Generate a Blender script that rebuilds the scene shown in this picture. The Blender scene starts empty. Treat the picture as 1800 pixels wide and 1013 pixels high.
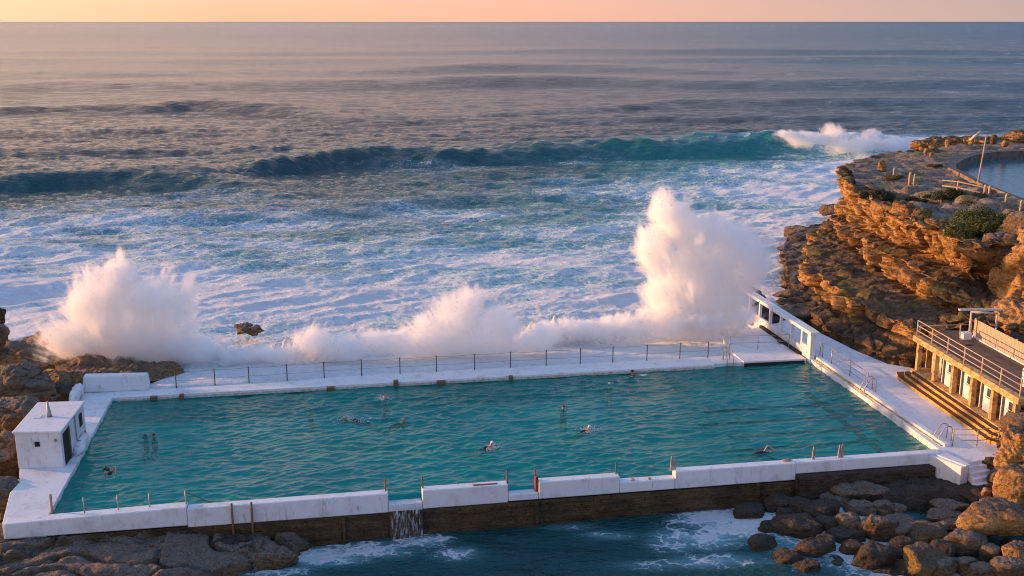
import bpy, bmesh, math, random
import numpy as np
from mathutils import Vector, Matrix
R = math.radians
rng = np.random.default_rng(7)
random.seed(7)
scn = bpy.context.scene
col = scn.collection

# ------------------------------------------------------------------ camera model (survey helper: photo row/column + height -> place)
FPX = 1884.0; TH = math.atan(468.5 / FPX); SN, CS = math.sin(TH), math.cos(TH); HC = 25.0
def P(u, v, z=0.0):
    b = v - 506.5; D = FPX * SN + b * CS; F = FPX * CS - b * SN; k = (HC - z) / D
    return np.array([(u - 900) * k, F * k, z])
O = (-24.06, 51.8); EX = (.98546, .16990); EY = (-.16990, .98546)
YAW = math.atan2(EX[1], EX[0])
def W(s, t, z=0.0):                      # pool frame (along, across) -> world
    return (O[0] + s * EX[0] + t * EY[0], O[1] + s * EX[1] + t * EY[1], z)
def ST(x, y):
    x = x - O[0]; y = y - O[1]
    return x * EX[0] + y * EX[1], x * EY[0] + y * EY[1]
def pst(u, v, z=0.0):
    p = P(u, v, z); return ST(p[0], p[1])

# ------------------------------------------------------------------ noise
_perm = rng.permutation(256); _perm = np.concatenate([_perm, _perm, _perm])
_g3 = rng.normal(size=(256, 3)); _g3 /= np.linalg.norm(_g3, axis=1)[:, None]
_g2 = rng.uniform(0, 2 * np.pi, 256); _g2 = np.stack([np.cos(_g2), np.sin(_g2)], 1)
_rv = rng.uniform(0, 1, (256, 4))
def _f(t): return t * t * t * (t * (t * 6 - 15) + 10)
def n2(x, y):
    xi = np.floor(x).astype(np.int64); yi = np.floor(y).astype(np.int64)
    fx = x - xi; fy = y - yi; xi &= 255; yi &= 255
    u, v = _f(fx), _f(fy); out = 0
    for dx in (0, 1):
        wx = u if dx else 1 - u
        for dy in (0, 1):
            wy = v if dy else 1 - v
            g = _g2[_perm[_perm[(xi + dx) & 255] + ((yi + dy) & 255)]]
            out = out + wx * wy * (g[..., 0] * (fx - dx) + g[..., 1] * (fy - dy))
    return out * 1.5
def n3(x, y, z):
    xi = np.floor(x).astype(np.int64); yi = np.floor(y).astype(np.int64); zi = np.floor(z).astype(np.int64)
    fx = x - xi; fy = y - yi; fz = z - zi; xi &= 255; yi &= 255; zi &= 255
    u, v, w = _f(fx), _f(fy), _f(fz); out = 0
    for dx in (0, 1):
        for dy in (0, 1):
            for dz in (0, 1):
                g = _g3[_perm[_perm[_perm[(xi + dx) & 255] + ((yi + dy) & 255)] + ((zi + dz) & 255)]]
                ww = (u if dx else 1 - u) * (v if dy else 1 - v) * (w if dz else 1 - w)
                out = out + ww * (g[..., 0] * (fx - dx) + g[..., 1] * (fy - dy) + g[..., 2] * (fz - dz))
    return out * 1.4
def fbm3(p, sc, o=4, gain=.5):
    r = 0; a = 1.
    for k in range(o):
        r = r + a * n3(p[:, 0] * sc + 17 * k, p[:, 1] * sc + 5 * k, p[:, 2] * sc - 9 * k); a *= gain; sc *= 2.03
    return r
def fbm2(x, y, sc, o=4, gain=.5):
    r = 0; a = 1.
    for k in range(o):
        r = r + a * n2(x * sc + 13.7 * k, y * sc - 7.1 * k); a *= gain; sc *= 2.03
    return r
def worley(q):                            # q n x 3 -> F1, F2, four random values of the nearest cell
    b = np.floor(q).astype(np.int64); n = len(q)
    f1 = np.full(n, 9.); f2 = np.full(n, 9.); cid = np.zeros(n, np.int64)
    for dx in (-1, 0, 1):
        for dy in (-1, 0, 1):
            for dz in (-1, 0, 1):
                c = b + (dx, dy, dz)
                h = _perm[_perm[_perm[c[:, 0] & 255] + (c[:, 1] & 255)] + (c[:, 2] & 255)]
                d = np.sqrt((((c + .15 + .7 * _rv[h, :3]) - q) ** 2).sum(1))
                m = d < f1
                f2 = np.where(m, f1, np.minimum(f2, d)); cid = np.where(m, h, cid); f1 = np.where(m, d, f1)
    return f1, f2, _rv[cid]
def sstep(a, b, x):
    t = np.clip((x - a) / (b - a), 0, 1); return t * t * (3 - 2 * t)

# ------------------------------------------------------------------ material helper
class M:
    def __init__(s, name):
        s.m = bpy.data.materials.new(name); s.m.use_nodes = True
        s.nt = s.m.node_tree; s.nt.nodes.clear()
        s.out = s.n('ShaderNodeOutputMaterial')
    def n(s, t, **k):
        x = s.nt.nodes.new(t)
        for a, b in k.items(): setattr(x, a, b)
        return x
    def set(s, sock, v):
        if hasattr(v, 'is_output') or isinstance(v, bpy.types.NodeSocket): s.nt.links.new(v, sock)
        elif isinstance(v, (tuple, list)) and len(v) == 3 and sock.type == 'RGBA': sock.default_value = (*v, 1)
        else: sock.default_value = v
    def tex(s, kind='Object'): return s.n('ShaderNodeTexCoord').outputs[kind]
    def geo(s, k): return s.n('ShaderNodeNewGeometry').outputs[k]
    def mapv(s, v, scale=(1, 1, 1), rot=(0, 0, 0), loc=(0, 0, 0)):
        m = s.n('ShaderNodeMapping'); s.set(m.inputs[0], v)
        m.inputs['Scale'].default_value = scale; m.inputs['Rotation'].default_value = rot; m.inputs['Location'].default_value = loc
        return m.outputs[0]
    def noise(s, v, scale, detail=4, rough=.55, dist=0, ntype=None):
        m = s.n('ShaderNodeTexNoise'); s.set(m.inputs['Vector'], v); m.inputs['Scale'].default_value = scale
        if ntype: m.noise_type = ntype
        m.inputs['Detail'].default_value = detail; m.inputs['Roughness'].default_value = rough; m.inputs['Distortion'].default_value = dist
        return m.outputs[0]
    def vor(s, v, scale, feature='F1', rnd=1):
        m = s.n('ShaderNodeTexVoronoi'); m.feature = feature; s.set(m.inputs['Vector'], v); m.inputs['Scale'].default_value = scale
        m.inputs['Randomness'].default_value = rnd
        return m.outputs['Distance']
    def math(s, op, a, b=0., c=0., clamp=False):
        m = s.n('ShaderNodeMath', operation=op); m.use_clamp = clamp
        s.set(m.inputs[0], a); s.set(m.inputs[1], b); s.set(m.inputs[2], c); return m.outputs[0]
    def vmath(s, op, a, b=(0, 0, 0), out=0):
        m = s.n('ShaderNodeVectorMath', operation=op); s.set(m.inputs[0], a); s.set(m.inputs[1], b); return m.outputs[out]
    def mix(s, f, a, b, blend='MIX'):
        m = s.n('ShaderNodeMix', data_type='RGBA', blend_type=blend)
        s.set(m.inputs['Factor'], f); s.set(m.inputs[6], a); s.set(m.inputs[7], b); return m.outputs[2]
    def mapr(s, v, a, b, c=0., d=1., smooth=True):
        m = s.n('ShaderNodeMapRange'); m.interpolation_type = 'SMOOTHSTEP' if smooth else 'LINEAR'
        s.set(m.inputs[0], v)
        for i, k in enumerate((a, b, c, d)): s.set(m.inputs[i + 1], k)
        return m.outputs[0]
    def ramp(s, v, stops):
        m = s.n('ShaderNodeValToRGB'); s.set(m.inputs[0], v); e = m.color_ramp.elements
        while len(e) > 1: e.remove(e[-1])
        e[0].position = stops[0][0]; e[0].color = (*stops[0][1], 1)
        for p, c in stops[1:]:
            k = e.new(p); k.color = (*c, 1)
        return m.outputs[0]
    def bump(s, h, strength, dist, normal=None):
        m = s.n('ShaderNodeBump'); s.set(m.inputs['Strength'], strength); m.inputs['Distance'].default_value = dist
        s.set(m.inputs['Height'], h)
        if normal is not None: s.set(m.inputs['Normal'], normal)
        return m.outputs[0]
    def sep(s, v):
        m = s.n('ShaderNodeSeparateXYZ'); s.set(m.inputs[0], v); return m.outputs
    def pbr(s, base, rough=.8, spec=.3, normal=None, metal=0., **k):
        b = s.n('ShaderNodeBsdfPrincipled'); s.set(b.inputs['Base Color'], base); s.set(b.inputs['Roughness'], rough)
        s.set(b.inputs['Specular IOR Level'], spec); s.set(b.inputs['Metallic'], metal)
        if normal is not None: s.set(b.inputs['Normal'], normal)
        for a, v in k.items(): s.set(b.inputs[a], v)
        return b.outputs[0]
    def done(s, surf=None, vol=None):
        if surf is not None: s.nt.links.new(surf, s.out.inputs[0])
        if vol is not None: s.nt.links.new(vol, s.out.inputs[1])
        return s.m

def mat_white(name, grime=.35, base=(.80, .79, .79), dirt=(.36, .31, .27)):
    m = M(name); p = m.geo('Position')
    n = m.noise(p, .9, 6, .65); d = m.noise(m.mapv(p, (2.2, 2.2, .5)), 1.6, 5, .7); f = m.noise(p, 14, 4, .7)
    a = m.mapr(n, .47, .75, 0, grime); b = m.mapr(d, .55, .74, 0, grime * 1.5); c = m.mapr(f, .60, .75, 0, .22)
    k = m.math('ADD', m.math('ADD', a, b), c, clamp=True)
    return m.done(m.pbr(m.mix(k, base, dirt), m.mapr(n, .3, .7, .75, .45), .35, m.bump(m.math('ADD', f, m.math('MULTIPLY', n, 2.)), .5, .02)))
def mat_rock(name, dark=(.085, .045, .022), mid=(.25, .135, .06), light=(.42, .27, .13), top=(.16, .125, .10), wet=0., scale=1., lichen=.0, spec=.25):
    m = M(name); p = m.geo('Position')
    st = m.noise(m.mapv(p, (.16, .16, 2.6)), 1.3 * scale, 6, .66, .12)
    n = m.noise(p, .55 * scale, 9, .66); f = m.noise(p, 5 * scale, 6, .7); sp = m.noise(p, 16 * scale, 3, .6)
    v = m.math('ADD', m.math('MULTIPLY', st, .5), m.math('MULTIPLY', n, .5))
    c = m.ramp(v, [(.34, dark), (.45, mid), (.57, light), (.70, mid)])
    c = m.mix(m.mapr(f, .52, .68), c, dark)
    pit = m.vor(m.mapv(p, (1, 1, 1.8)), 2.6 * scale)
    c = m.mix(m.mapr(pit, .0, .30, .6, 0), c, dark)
    nz = m.sep(m.geo('Normal'))[2]
    up = m.mapr(m.math('ADD', nz, m.math('MULTIPLY', m.math('SUBTRACT', n, .5), 1.2)), .45, .85, 0, .85)
    c = m.mix(up, c, m.mix(m.mapr(f, .42, .62), top, tuple(x * .5 for x in top)))
    if lichen:
        c = m.mix(m.math('MULTIPLY', m.mapr(m.noise(p, .35, 5, .7), .52, .62, 0, lichen), up), c, (.12, .10, .022))
    if wet:
        z = m.sep(p)[2]
        wm = m.mapr(m.math('ADD', z, m.math('MULTIPLY', n, 1.5)), wet - .6, wet + .9, 1, 0)
        c = m.mix(m.math('MULTIPLY', wm, .65), c, (.018, .013, .010)); rg = m.mix(wm, (.85,) * 3, (.35,) * 3)
    else: rg = .85
    h = m.math('ADD', m.math('MULTIPLY', st, 1.2), m.math('ADD', m.math('MULTIPLY', n, 1.2), m.math('ADD', m.math('MULTIPLY', f, .5), m.math('ADD', m.math('MULTIPLY', sp, .16), m.math('MULTIPLY', pit, .35)))))
    return m.done(m.pbr(c, rg, spec, m.bump(h, .9, .30)))
def mat_plain(name, c, rough=.6, metal=0., var=.25, c2=None, sc=6, bump=.3):
    m = M(name); p = m.geo('Position'); n = m.noise(p, sc, 5, .65)
    c2 = c2 or tuple(x * .5 for x in c)
    return m.done(m.pbr(m.mix(m.mapr(n, .42, .68, 0, min(1, var * 2)), c, c2), rough, .35, m.bump(n, bump, .02), metal))

MT = {}
MT['white'] = mat_white('white_painted_concrete', .5, (.72, .725, .745))
MT['white_worn'] = mat_white('worn_white_concrete', .6, (.74, .73, .74), (.33, .26, .21))
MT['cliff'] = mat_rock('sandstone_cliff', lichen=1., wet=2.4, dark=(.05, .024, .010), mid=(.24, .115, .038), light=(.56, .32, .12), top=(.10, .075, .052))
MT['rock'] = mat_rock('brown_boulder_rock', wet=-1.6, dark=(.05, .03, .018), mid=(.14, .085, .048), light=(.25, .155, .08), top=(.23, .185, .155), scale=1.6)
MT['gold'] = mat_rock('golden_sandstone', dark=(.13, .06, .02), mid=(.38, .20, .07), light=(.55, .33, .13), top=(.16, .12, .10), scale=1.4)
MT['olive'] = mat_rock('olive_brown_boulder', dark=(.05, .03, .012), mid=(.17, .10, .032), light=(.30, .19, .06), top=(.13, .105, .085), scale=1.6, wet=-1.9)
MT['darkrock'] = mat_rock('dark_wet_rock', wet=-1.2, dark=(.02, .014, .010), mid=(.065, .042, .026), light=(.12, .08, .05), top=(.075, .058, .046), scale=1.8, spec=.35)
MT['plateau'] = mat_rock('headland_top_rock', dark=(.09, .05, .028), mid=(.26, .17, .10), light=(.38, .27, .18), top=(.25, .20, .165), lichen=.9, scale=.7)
MT['steel'] = mat_plain('weathered_steel', (.42, .40, .37), .5, .5, .4, (.22, .13, .08))
MT['post'] = mat_plain('rusty_brown_post', (.16, .10, .055), .8, 0, .4, (.30, .14, .05), 9)
MT['rust'] = mat_plain('rust', (.28, .07, .03), .85, 0, .5, (.10, .03, .02), 14)
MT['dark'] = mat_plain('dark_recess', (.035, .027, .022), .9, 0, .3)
MT['cord'] = mat_plain('dark_cable', (.10, .09, .085), .7, .2, .2)
MT['pale'] = mat_plain('pale_weathered_paint', (.66, .60, .54), .7, 0, .4, (.36, .24, .13), 5)
MT['ochre'] = mat_plain('ochre_weathered_concrete', (.60, .38, .16), .85, 0, .5, (.26, .13, .05), 3.2, .6)
MT['terrace'] = mat_plain('brown_terrace_paving', (.15, .10, .065), .8, 0, .4, (.09, .06, .04), 1.5)
m = M('ochre_steps_shaded_treads'); p = m.geo('Position'); n = m.noise(p, 4, 5, .65); nz = m.sep(m.geo('Normal'))[2]
MT['steps'] = m.done(m.pbr(m.mix(m.mapr(nz, .3, .7), m.mix(m.mapr(n, .45, .7), (.66, .36, .09), (.34, .15, .04)), m.mix(m.mapr(n, .4, .6), (.15, .075, .03), (.07, .04, .02))), .8, .3, m.bump(n, .5, .02)))  # shade of the treads under low sun painted in as dark brown, by normal
MT['fence'] = mat_plain('tan_fence_paint', (.50, .37, .28), .75, 0, .3, (.36, .25, .17), 3)
MT['wood'] = mat_plain('weathered_grey_timber', (.48, .36, .24), .85, 0, .4, (.25, .17, .1), 5)
MT['glass'] = mat_plain('dark_window_pane', (.05, .055, .06), .15, 0, .1)
MT['skin'] = mat_plain('skin', (.56, .29, .18), .5, 0, .15, (.42, .2, .12))
for k, c in dict(cap_red=(.30, .03, .03), cap_orange=(.75, .22, .06), cap_teal=(.01, .10, .13), cap_white=(.75, .7, .68), hair_dark=(.05, .03, .02), hair_brown=(.16, .07, .04), suit_dark=(.015, .02, .03), suit_blue=(.02, .06, .14)).items():
    MT[k] = mat_plain(k, c, .6, 0, .1)

# ------------------------------------------------------------------ object helpers
def tag(o, label=None, cat=None, group=None, kind=None):
    if label: o['label'] = label
    if cat: o['category'] = cat
    if group: o['group'] = group
    if kind: o['kind'] = kind
    return o
def empty(name, loc, label, cat, group=None):
    o = bpy.data.objects.new(name, None); col.objects.link(o); o.location = loc; o.empty_display_size = .3
    return tag(o, label, cat, group)
def mesh_obj(name, V, F, mat, parent=None, smooth=False, origin=None):
    V = np.asarray(V, dtype=float)
    if parent is not None:
        w = Vector((0, 0, 0)); q = parent
        while q is not None: w = w + q.location; q = q.parent
        org = np.array(w)
    else:
        org = np.array(origin) if origin is not None else np.array([V[:, 0].mean(), V[:, 1].mean(), V[:, 2].min()])
    me = bpy.data.meshes.new(name)
    if isinstance(F, np.ndarray):
        n, k = F.shape
        me.vertices.add(len(V)); me.vertices.foreach_set('co', (V - org).astype(np.float32).ravel())
        me.loops.add(n * k); me.loops.foreach_set('vertex_index', F.astype(np.int32).ravel())
        me.polygons.add(n); me.polygons.foreach_set('loop_start', np.arange(0, n * k, k, dtype=np.int32))
        me.update(calc_edges=True)
    else:
        me.from_pydata((V - org).tolist(), [], F); me.update()
    me.materials.append(mat)
    if smooth: me.polygons.foreach_set('use_smooth', np.ones(len(me.polygons), bool))
    o = bpy.data.objects.new(name, me); col.objects.link(o)
    if parent is not None: o.parent = parent
    else: o.location = org
    return o
class MB:
    def __init__(s): s.v = []; s.f = []
    def add(s, V, F):
        b = len(s.v); s.v += [tuple(map(float, q)) for q in V]; s.f += [tuple(b + i for i in q) for q in F]; return s
    def hexa(s, q):       # 8 points: bottom 4 ccw, top 4
        return s.add(q, [(3, 2, 1, 0), (4, 5, 6, 7), (0, 1, 5, 4), (1, 2, 6, 5), (2, 3, 7, 6), (3, 0, 4, 7)])
    def box(s, s0, s1, t0, t1, z0, z1, fn=W):
        return s.hexa([fn(a, b, c) for c in (z0, z1) for a, b in ((s0, t0), (s1, t0), (s1, t1), (s0, t1))])
    def prism(s, poly, z0, z1, fn=W):
        n = len(poly); a = sum(poly[i][0] * poly[(i + 1) % n][1] - poly[(i + 1) % n][0] * poly[i][1] for i in range(n))
        if a < 0: poly = poly[::-1]
        V = [fn(x, y, z0) for x, y in poly] + [fn(x, y, z1) for x, y in poly]
        return s.add(V, [tuple(range(n))[::-1], tuple(range(n, 2 * n))] + [(i, (i + 1) % n, n + (i + 1) % n, n + i) for i in range(n)])
    def tube(s, pts, r, seg=8, r2=None):
        pts = [Vector(p) for p in pts]; n = len(pts); V = []
        up = Vector((.13, .27, .95)).normalized()
        for i, p in enumerate(pts):
            d = (pts[min(i + 1, n - 1)] - pts[max(i - 1, 0)]).normalized()
            a = d.cross(up); a = a if a.length > .05 else d.cross(Vector((1, 0, 0))); a.normalize(); b = d.cross(a)
            rr = r if r2 is None else r + (r2 - r) * i / (n - 1)
            V += [p + (a * math.cos(k * 2 * math.pi / seg) + b * math.sin(k * 2 * math.pi / seg)) * rr for k in range(seg)]
        F = [(i * seg + k, i * seg + (k + 1) % seg, (i + 1) * seg + (k + 1) % seg, (i + 1) * seg + k) for i in range(n - 1) for k in range(seg)]
        F += [tuple(range(seg))[::-1], tuple((n - 1) * seg + k for k in range(seg))]
        return s.add(V, F)
    def build(s, name, mat, parent=None, smooth=False, bevel=0, origin=None):
        o = mesh_obj(name, s.v, s.f, mat, parent, smooth, origin)
        if bevel:
            b = o.modifiers.new('bevel', 'BEVEL'); b.width = bevel; b.segments = 2; b.limit_method = 'ANGLE'; b.angle_limit = R(40)
        return o
def tubeobj(name, pts, r, mat, parent, seg=8, r2=None): return MB().tube(pts, r, seg, r2).build(name, mat, parent, smooth=True)

_ico = {}
def ico(k):
    if k not in _ico:
        bm = bmesh.new(); bmesh.ops.create_icosphere(bm, subdivisions=k, radius=1)
        _ico[k] = (np.array([v.co[:] for v in bm.verts]), np.array([[v.index for v in f.verts] for f in bm.faces])); bm.free()
    return _ico[k]
def rock_geo(c, rad, yaw=0., seed=0, sub=5, rough=.10, sharp=9., ncut=14, strata=0., crack=.10, tilt=(0, 0)):
    V, F = ico(sub); r = np.random.default_rng(seed)
    N = r.normal(size=(ncut, 3)); N[:, 2] *= .8; N /= np.linalg.norm(N, axis=1)[:, None]
    N = np.vstack([N, [[0, 0, 1], [0, 0, -1]]]); dd = np.append(r.uniform(.72, 1.05, ncut), [.85, .8])
    q = np.maximum(V @ N.T, .02) / dd
    rr = 1 / (((q ** sharp).sum(1) + .82 ** sharp) ** (1 / sharp))
    X = V * rr[:, None] * np.array(rad)
    sc = 1 / (sum(rad) / 3)
    X = X + V * (fbm3(X + seed * 3.1, .9 * sc, 5, .55) * rough * 1.8 * sum(rad) / 3)[:, None]
    if crack:
        ws = np.stack([n3(X[:, 0] * .5 * sc + k * 5, X[:, 1] * .5 * sc, X[:, 2] * .5 * sc + seed) for k in range(3)], 1)
        f1, f2, rv = worley(X * sc * np.array([1.5, 1.5, 2.6]) + ws * .7 + seed * 7.3)
        X = X + V * ((-np.exp(-((f2 - f1) / .09) ** 2) * .5 + (rv[:, 3] - .5) * .7) * crack * sum(rad) / 3)[:, None]
        X = X + V * (fbm3(X, 3.2, 3, .5) * .035)[:, None]
    if strata:
        zz = X[:, 2] * 1.6 + .5 * n3(X[:, 0] * .3, X[:, 1] * .3, X[:, 2] * .1 + seed)
        X[:, :2] *= (1 + strata * n2(zz * 1.9, zz * 0 + seed * 1.7))[:, None]
    m = Matrix.Rotation(yaw, 3, 'Z') @ Matrix.Rotation(tilt[0], 3, 'X') @ Matrix.Rotation(tilt[1], 3, 'Y')
    X = X @ np.array(m).T + np.array(c)
    return X, F
def boulder(name, c, rad, mat, label, cat, group=None, **k):
    V, F = rock_geo(c, rad, **k)
    o = mesh_obj(name, V, F, mat, None, smooth=True)
    return tag(o, label, cat, group)

# ------------------------------------------------------------------ world, sun, camera
SUN_AZ, SUN_EL = R(-78), R(7.0)          # azimuth from +Y, towards -X
w = bpy.data.worlds.new('World'); scn.world = w; w.use_nodes = True
m = M.__new__(M); m.nt = w.node_tree; m.nt.nodes.clear(); m.out = m.n('ShaderNodeOutputWorld')
sky = m.n('ShaderNodeTexSky', sky_type='NISHITA'); sky.sun_disc = False; sky.sun_elevation = SUN_EL; sky.sun_rotation = SUN_AZ
sky.air_density = 1.6; sky.dust_density = 2.5; sky.ozone_density = 2
d = m.tex('Generated'); x, y, z = m.sep(d)[:]
hz = m.math('SQRT', m.math('ADD', m.math('MULTIPLY', x, x), m.math('MULTIPLY', y, y)))
cosaz = m.math('DIVIDE', m.math('ADD', m.math('MULTIPLY', x, math.sin(SUN_AZ)), m.math('MULTIPLY', y, math.cos(SUN_AZ))), m.math('MAXIMUM', hz, .001))
hor = m.ramp(m.mapr(cosaz, -1, 1, 0, 1, False), [(0, (.24, .23, .30)), (.38, (.46, .34, .31)), (.60, (.80, .42, .30)), (.72, (.88, .47, .29)), (.82, (1.0, .61, .36)), (1, (2.2, 1.25, .5))])
mid = m.ramp(m.mapr(cosaz, -1, 1, 0, 1, False), [(0, (.20, .29, .50)), (.36, (.15, .26, .46)), (.46, (.28, .35, .48)), (.6, (.70, .57, .59)), (.8, (1.40, .98, .76)), (1, (1.3, .9, .6))])
zen = m.mix(.0, (.20, .32, .58), (.2, .3, .5))
el = m.math('MAXIMUM', z, 0)
c = m.mix(m.mapr(el, .0, .10), hor, mid); c = m.mix(m.mapr(el, .10, .60), c, zen)
bg1 = m.n('ShaderNodeBackground'); m.set(bg1.inputs[0], c); bg1.inputs[1].default_value = 1.0
bg2 = m.n('ShaderNodeBackground'); m.set(bg2.inputs[0], sky.outputs[0]); bg2.inputs[1].default_value = .1
mx = m.n('ShaderNodeMixShader'); mx.inputs[0].default_value = .15
m.nt.links.new(bg1.outputs[0], mx.inputs[1]); m.nt.links.new(bg2.outputs[0], mx.inputs[2]); m.nt.links.new(mx.outputs[0], m.out.inputs[0])
sl = bpy.data.lights.new('sun', 'SUN'); sl.energy = 5.0; sl.angle = R(.6); sl.color = (1, .50, .20)
so = bpy.data.objects.new('sun', sl); col.objects.link(so)
sd = Vector((math.sin(SUN_AZ) * math.cos(SUN_EL), math.cos(SUN_AZ) * math.cos(SUN_EL), math.sin(SUN_EL)))
so.rotation_euler = (-sd).to_track_quat('-Z', 'Y').to_euler(); so.location = (-40, 40, 40)
cam = bpy.data.cameras.new('camera'); cam.sensor_width = 36; cam.lens = FPX / 1800 * 36; cam.clip_end = 120000; cam.clip_start = .5
co = bpy.data.objects.new('camera', cam); col.objects.link(co); co.location = (0, 0, HC); co.rotation_euler = (R(90) - TH, 0, 0); scn.camera = co
vs = scn.view_settings; vs.view_transform = 'Standard'; vs.look = 'None'; vs.exposure = .58; vs.gamma = 1
scn.cycles.use_denoising = True; scn.cycles.filter_width = 1.05; scn.cycles.max_bounces = 18; scn.cycles.volume_bounces = 16; scn.cycles.transparent_max_bounces = 12
scn.cycles.caustics_reflective = False; scn.cycles.caustics_refractive = False
scn.cycles.sample_clamp_indirect = 6
scn.cycles.volume_step_rate = 1.0; scn.cycles.volume_max_steps = 256

# ------------------------------------------------------------------ the sea
SEA = -2.3
def build_sea():
    vr = np.concatenate([[38.5], np.arange(39.2, 130, .8), np.arange(130, 1150, 1.05)])
    b = vr - 506.5; D = FPX * SN + b * CS; F = FPX * CS - b * SN
    rr = (HC - SEA) * F / D
    drow = np.abs(np.gradient(rr))
    uc = np.concatenate([np.linspace(-2900, -1105, 170), np.linspace(-1100, 1250, 1400), np.linspace(1256, 2900, 150)])
    tx = uc / (FPX * CS)
    X = rr[:, None] * tx[None, :]; Y = np.repeat(rr[:, None], len(uc), 1); DR = np.repeat(drow[:, None], len(uc), 1)
    X = X.ravel(); Y = Y.ravel(); DR = DR.ravel()
    s, t = ST(X, Y)
    PU = 900 + X / Y * FPX * CS                        # only used to look up the survey tables below
    # base level of the water
    z = np.full(X.shape, SEA)
    surf = sstep(140, 24, t) * sstep(15, 19, t)
    z = z + surf * 1.25
    shelf = sstep(30, 21, t) * sstep(17, 18.5, t) * sstep(-1, 3, s) * sstep(53, 50.5, s)
    z = z + shelf * 1.32
    # swells (crest lines surveyed from the photo)
    def crest(pts, zc): 
        q = np.array([P(u, v, zc)[:2] for u, v in pts]); o = np.argsort(q[:, 0]); return q[o, 0], q[o, 1]
    fade = lambda a, b_, c_, d_: sstep(a, b_, X) * (1 - sstep(c_, d_, X))
    def swell(pts, h, front, back, amp=None, wob=3.):
        cx, cy = crest(pts, SEA + h)
        yc = np.interp(X, cx, cy) + wob * n2(X * .035 + 3.3, Y * .01 + h)
        dy = Y - yc
        a = h if amp is None else h * np.interp(X, cx, np.array(amp)[np.argsort([P(u, v, SEA + h)[0] for u, v in pts])])
        p = np.where(dy < 0, 1 - sstep(0, front, -dy), np.exp(-(np.maximum(dy, 0) / back) ** 2))
        return a * p, dy
    h0, _ = swell([(-300, 320), (0, 309), (130, 300), (260, 299), (380, 306), (480, 318), (600, 326)], 2.6, 8, 15, [.6, .8, .95, .85, .55, .15, 0], 3)
    z = z + h0
    h1, d1 = swell([(-300, 300), (0, 296), (130, 294), (260, 291), (380, 288), (450, 284), (530, 276), (600, 268), (760, 270), (900, 263), (1000, 260), (1150, 254), (1300, 252), (1420, 252), (1600, 255), (2100, 262)], 2.7, 8, 16,
                   [0, 0, 0, .1, .4, .7, .9, 1, .8, .9, .95, 1.05, 1.15, 1.25, .9, .6], 4)
    z = z + h1 * (1 + .30 * n2(X * .09 + 2, Y * .13) + .16 * n2(X * .3, Y * .35 + 5))
    for pts, h, f, bk, am in [([(-400, 188), (0, 185), (180, 182), (350, 176), (480, 183), (640, 196), (900, 200), (1300, 195), (2200, 200)], 2.6, 17, 26, [.8, .8, .8, 1.1, .9, .4, .15, .25, .1]),
                          ([(-400, 150), (0, 146), (300, 142), (700, 140), (860, 136), (1000, 136), (1300, 141), (1700, 141), (2200, 143)], 2.6, 30, 50, [.6, .7, .6, .8, 1.2, 1.2, .7, 1, .7]),
                          ([(-400, 88), (0, 88), (600, 90), (1000, 86), (1400, 88), (2200, 90)], 2.8, 60, 90, [.4, .5, .7, .9, 1.2, 1.1]),
                          ([(-400, 102), (0, 101), (500, 103), (900, 99), (1300, 101), (2200, 104)], 2.4, 50, 80, [.7, .8, .6, .5, 1.1, 1.1]),
                          ([(-400, 122), (0, 121), (500, 122), (720, 116), (850, 112), (1080, 115), (1300, 122), (2200, 125)], 2.4, 40, 60, [.2, .3, .3, .7, 1.3, 1.0, .3, .3]),
                          ([(-400, 226), (0, 232), (200, 226), (500, 222), (900, 192), (1200, 178), (1500, 176), (2200, 178)], 1.2, 14, 18, [.4, .5, .7, .2, .4, 1.0, 1.0, .8]),
                          ([(-400, 268), (0, 268), (150, 262), (300, 266), (700, 245), (1000, 205), (1100, 205), (1700, 205)], 1.0, 10, 12, [.6, .8, 1, .3, .2, .5, .7, .7]),
                          ([(-400, 400), (0, 385), (300, 380), (500, 372), (700, 352), (900, 340), (1300, 330), (1700, 330)], .8, 6, 8, [.5, .7, .9, 1., .8, .7, .3, .2]),
                          ([(-400, 470), (0, 440), (250, 434), (500, 445), (760, 450), (1000, 470), (1400, 480)], .7, 4, 6, [.9, 1, .9, .4, .6, .5, .2]),
                          ([(-400, 540), (0, 526), (120, 523), (300, 520), (500, 545), (800, 540)], .8, 3.5, 5, [1, 1, .8, .4, .3, .1])]:
        hh, _ = swell(pts, h, f, bk, am, 5); z = z + hh
    # long-crested wind sea, octave by octave, faded where the rows get too far apart to carry it
    ang = R(14)
    for k, (lam, amp, ar) in enumerate([(90, .6, 4.), (48, .42, 4.2), (26, .30, 4.), (14, .24, 3.6), (7.5, .27, 3.0), (4.2, .21, 2.6), (2.3, .14, 2.2), (1.3, .075, 1.9), (.7, .035, 1.6)]):
        a = ang + (.35 if k % 2 else -.25) * (1 if k > 1 else .3)
        xr = X * math.cos(a) + Y * math.sin(a); yr = -X * math.sin(a) + Y * math.cos(a)
        wgt = np.clip((lam / np.maximum(DR, 1e-3) - 1.3) / 1.8, 0, 1) * (1 + (.25 if lam < 9 else -.15) * sstep(100, 170, t))
        sel = wgt > 0
        q = n2(xr[sel] / (lam * ar) + k * 7.7, yr[sel] / lam + k * 3.1)
        q = (1 - 2.2 * np.abs(q)) if k > 1 else q * 1.6          # ridged = pointed crests
        near = 1 - (.12 if lam > 4 else .62) * sstep(110, 30, t[sel])
        front = np.where(t[sel] < 5, .45, 1.)
        z[sel] += wgt[sel] * amp * q * near * front * (1 - .62 * shelf[sel])
    # white-water bore rolling on to the wall
    bp = np.array([pst(u, v, .6) for u, v in [(60, 600), (250, 622), (350, 628), (450, 618), (560, 612), (650, 606), (720, 600), (820, 598), (900, 590), (1000, 583), (1100, 575), (1200, 566), (1300, 560), (1420, 520)]])
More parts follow.
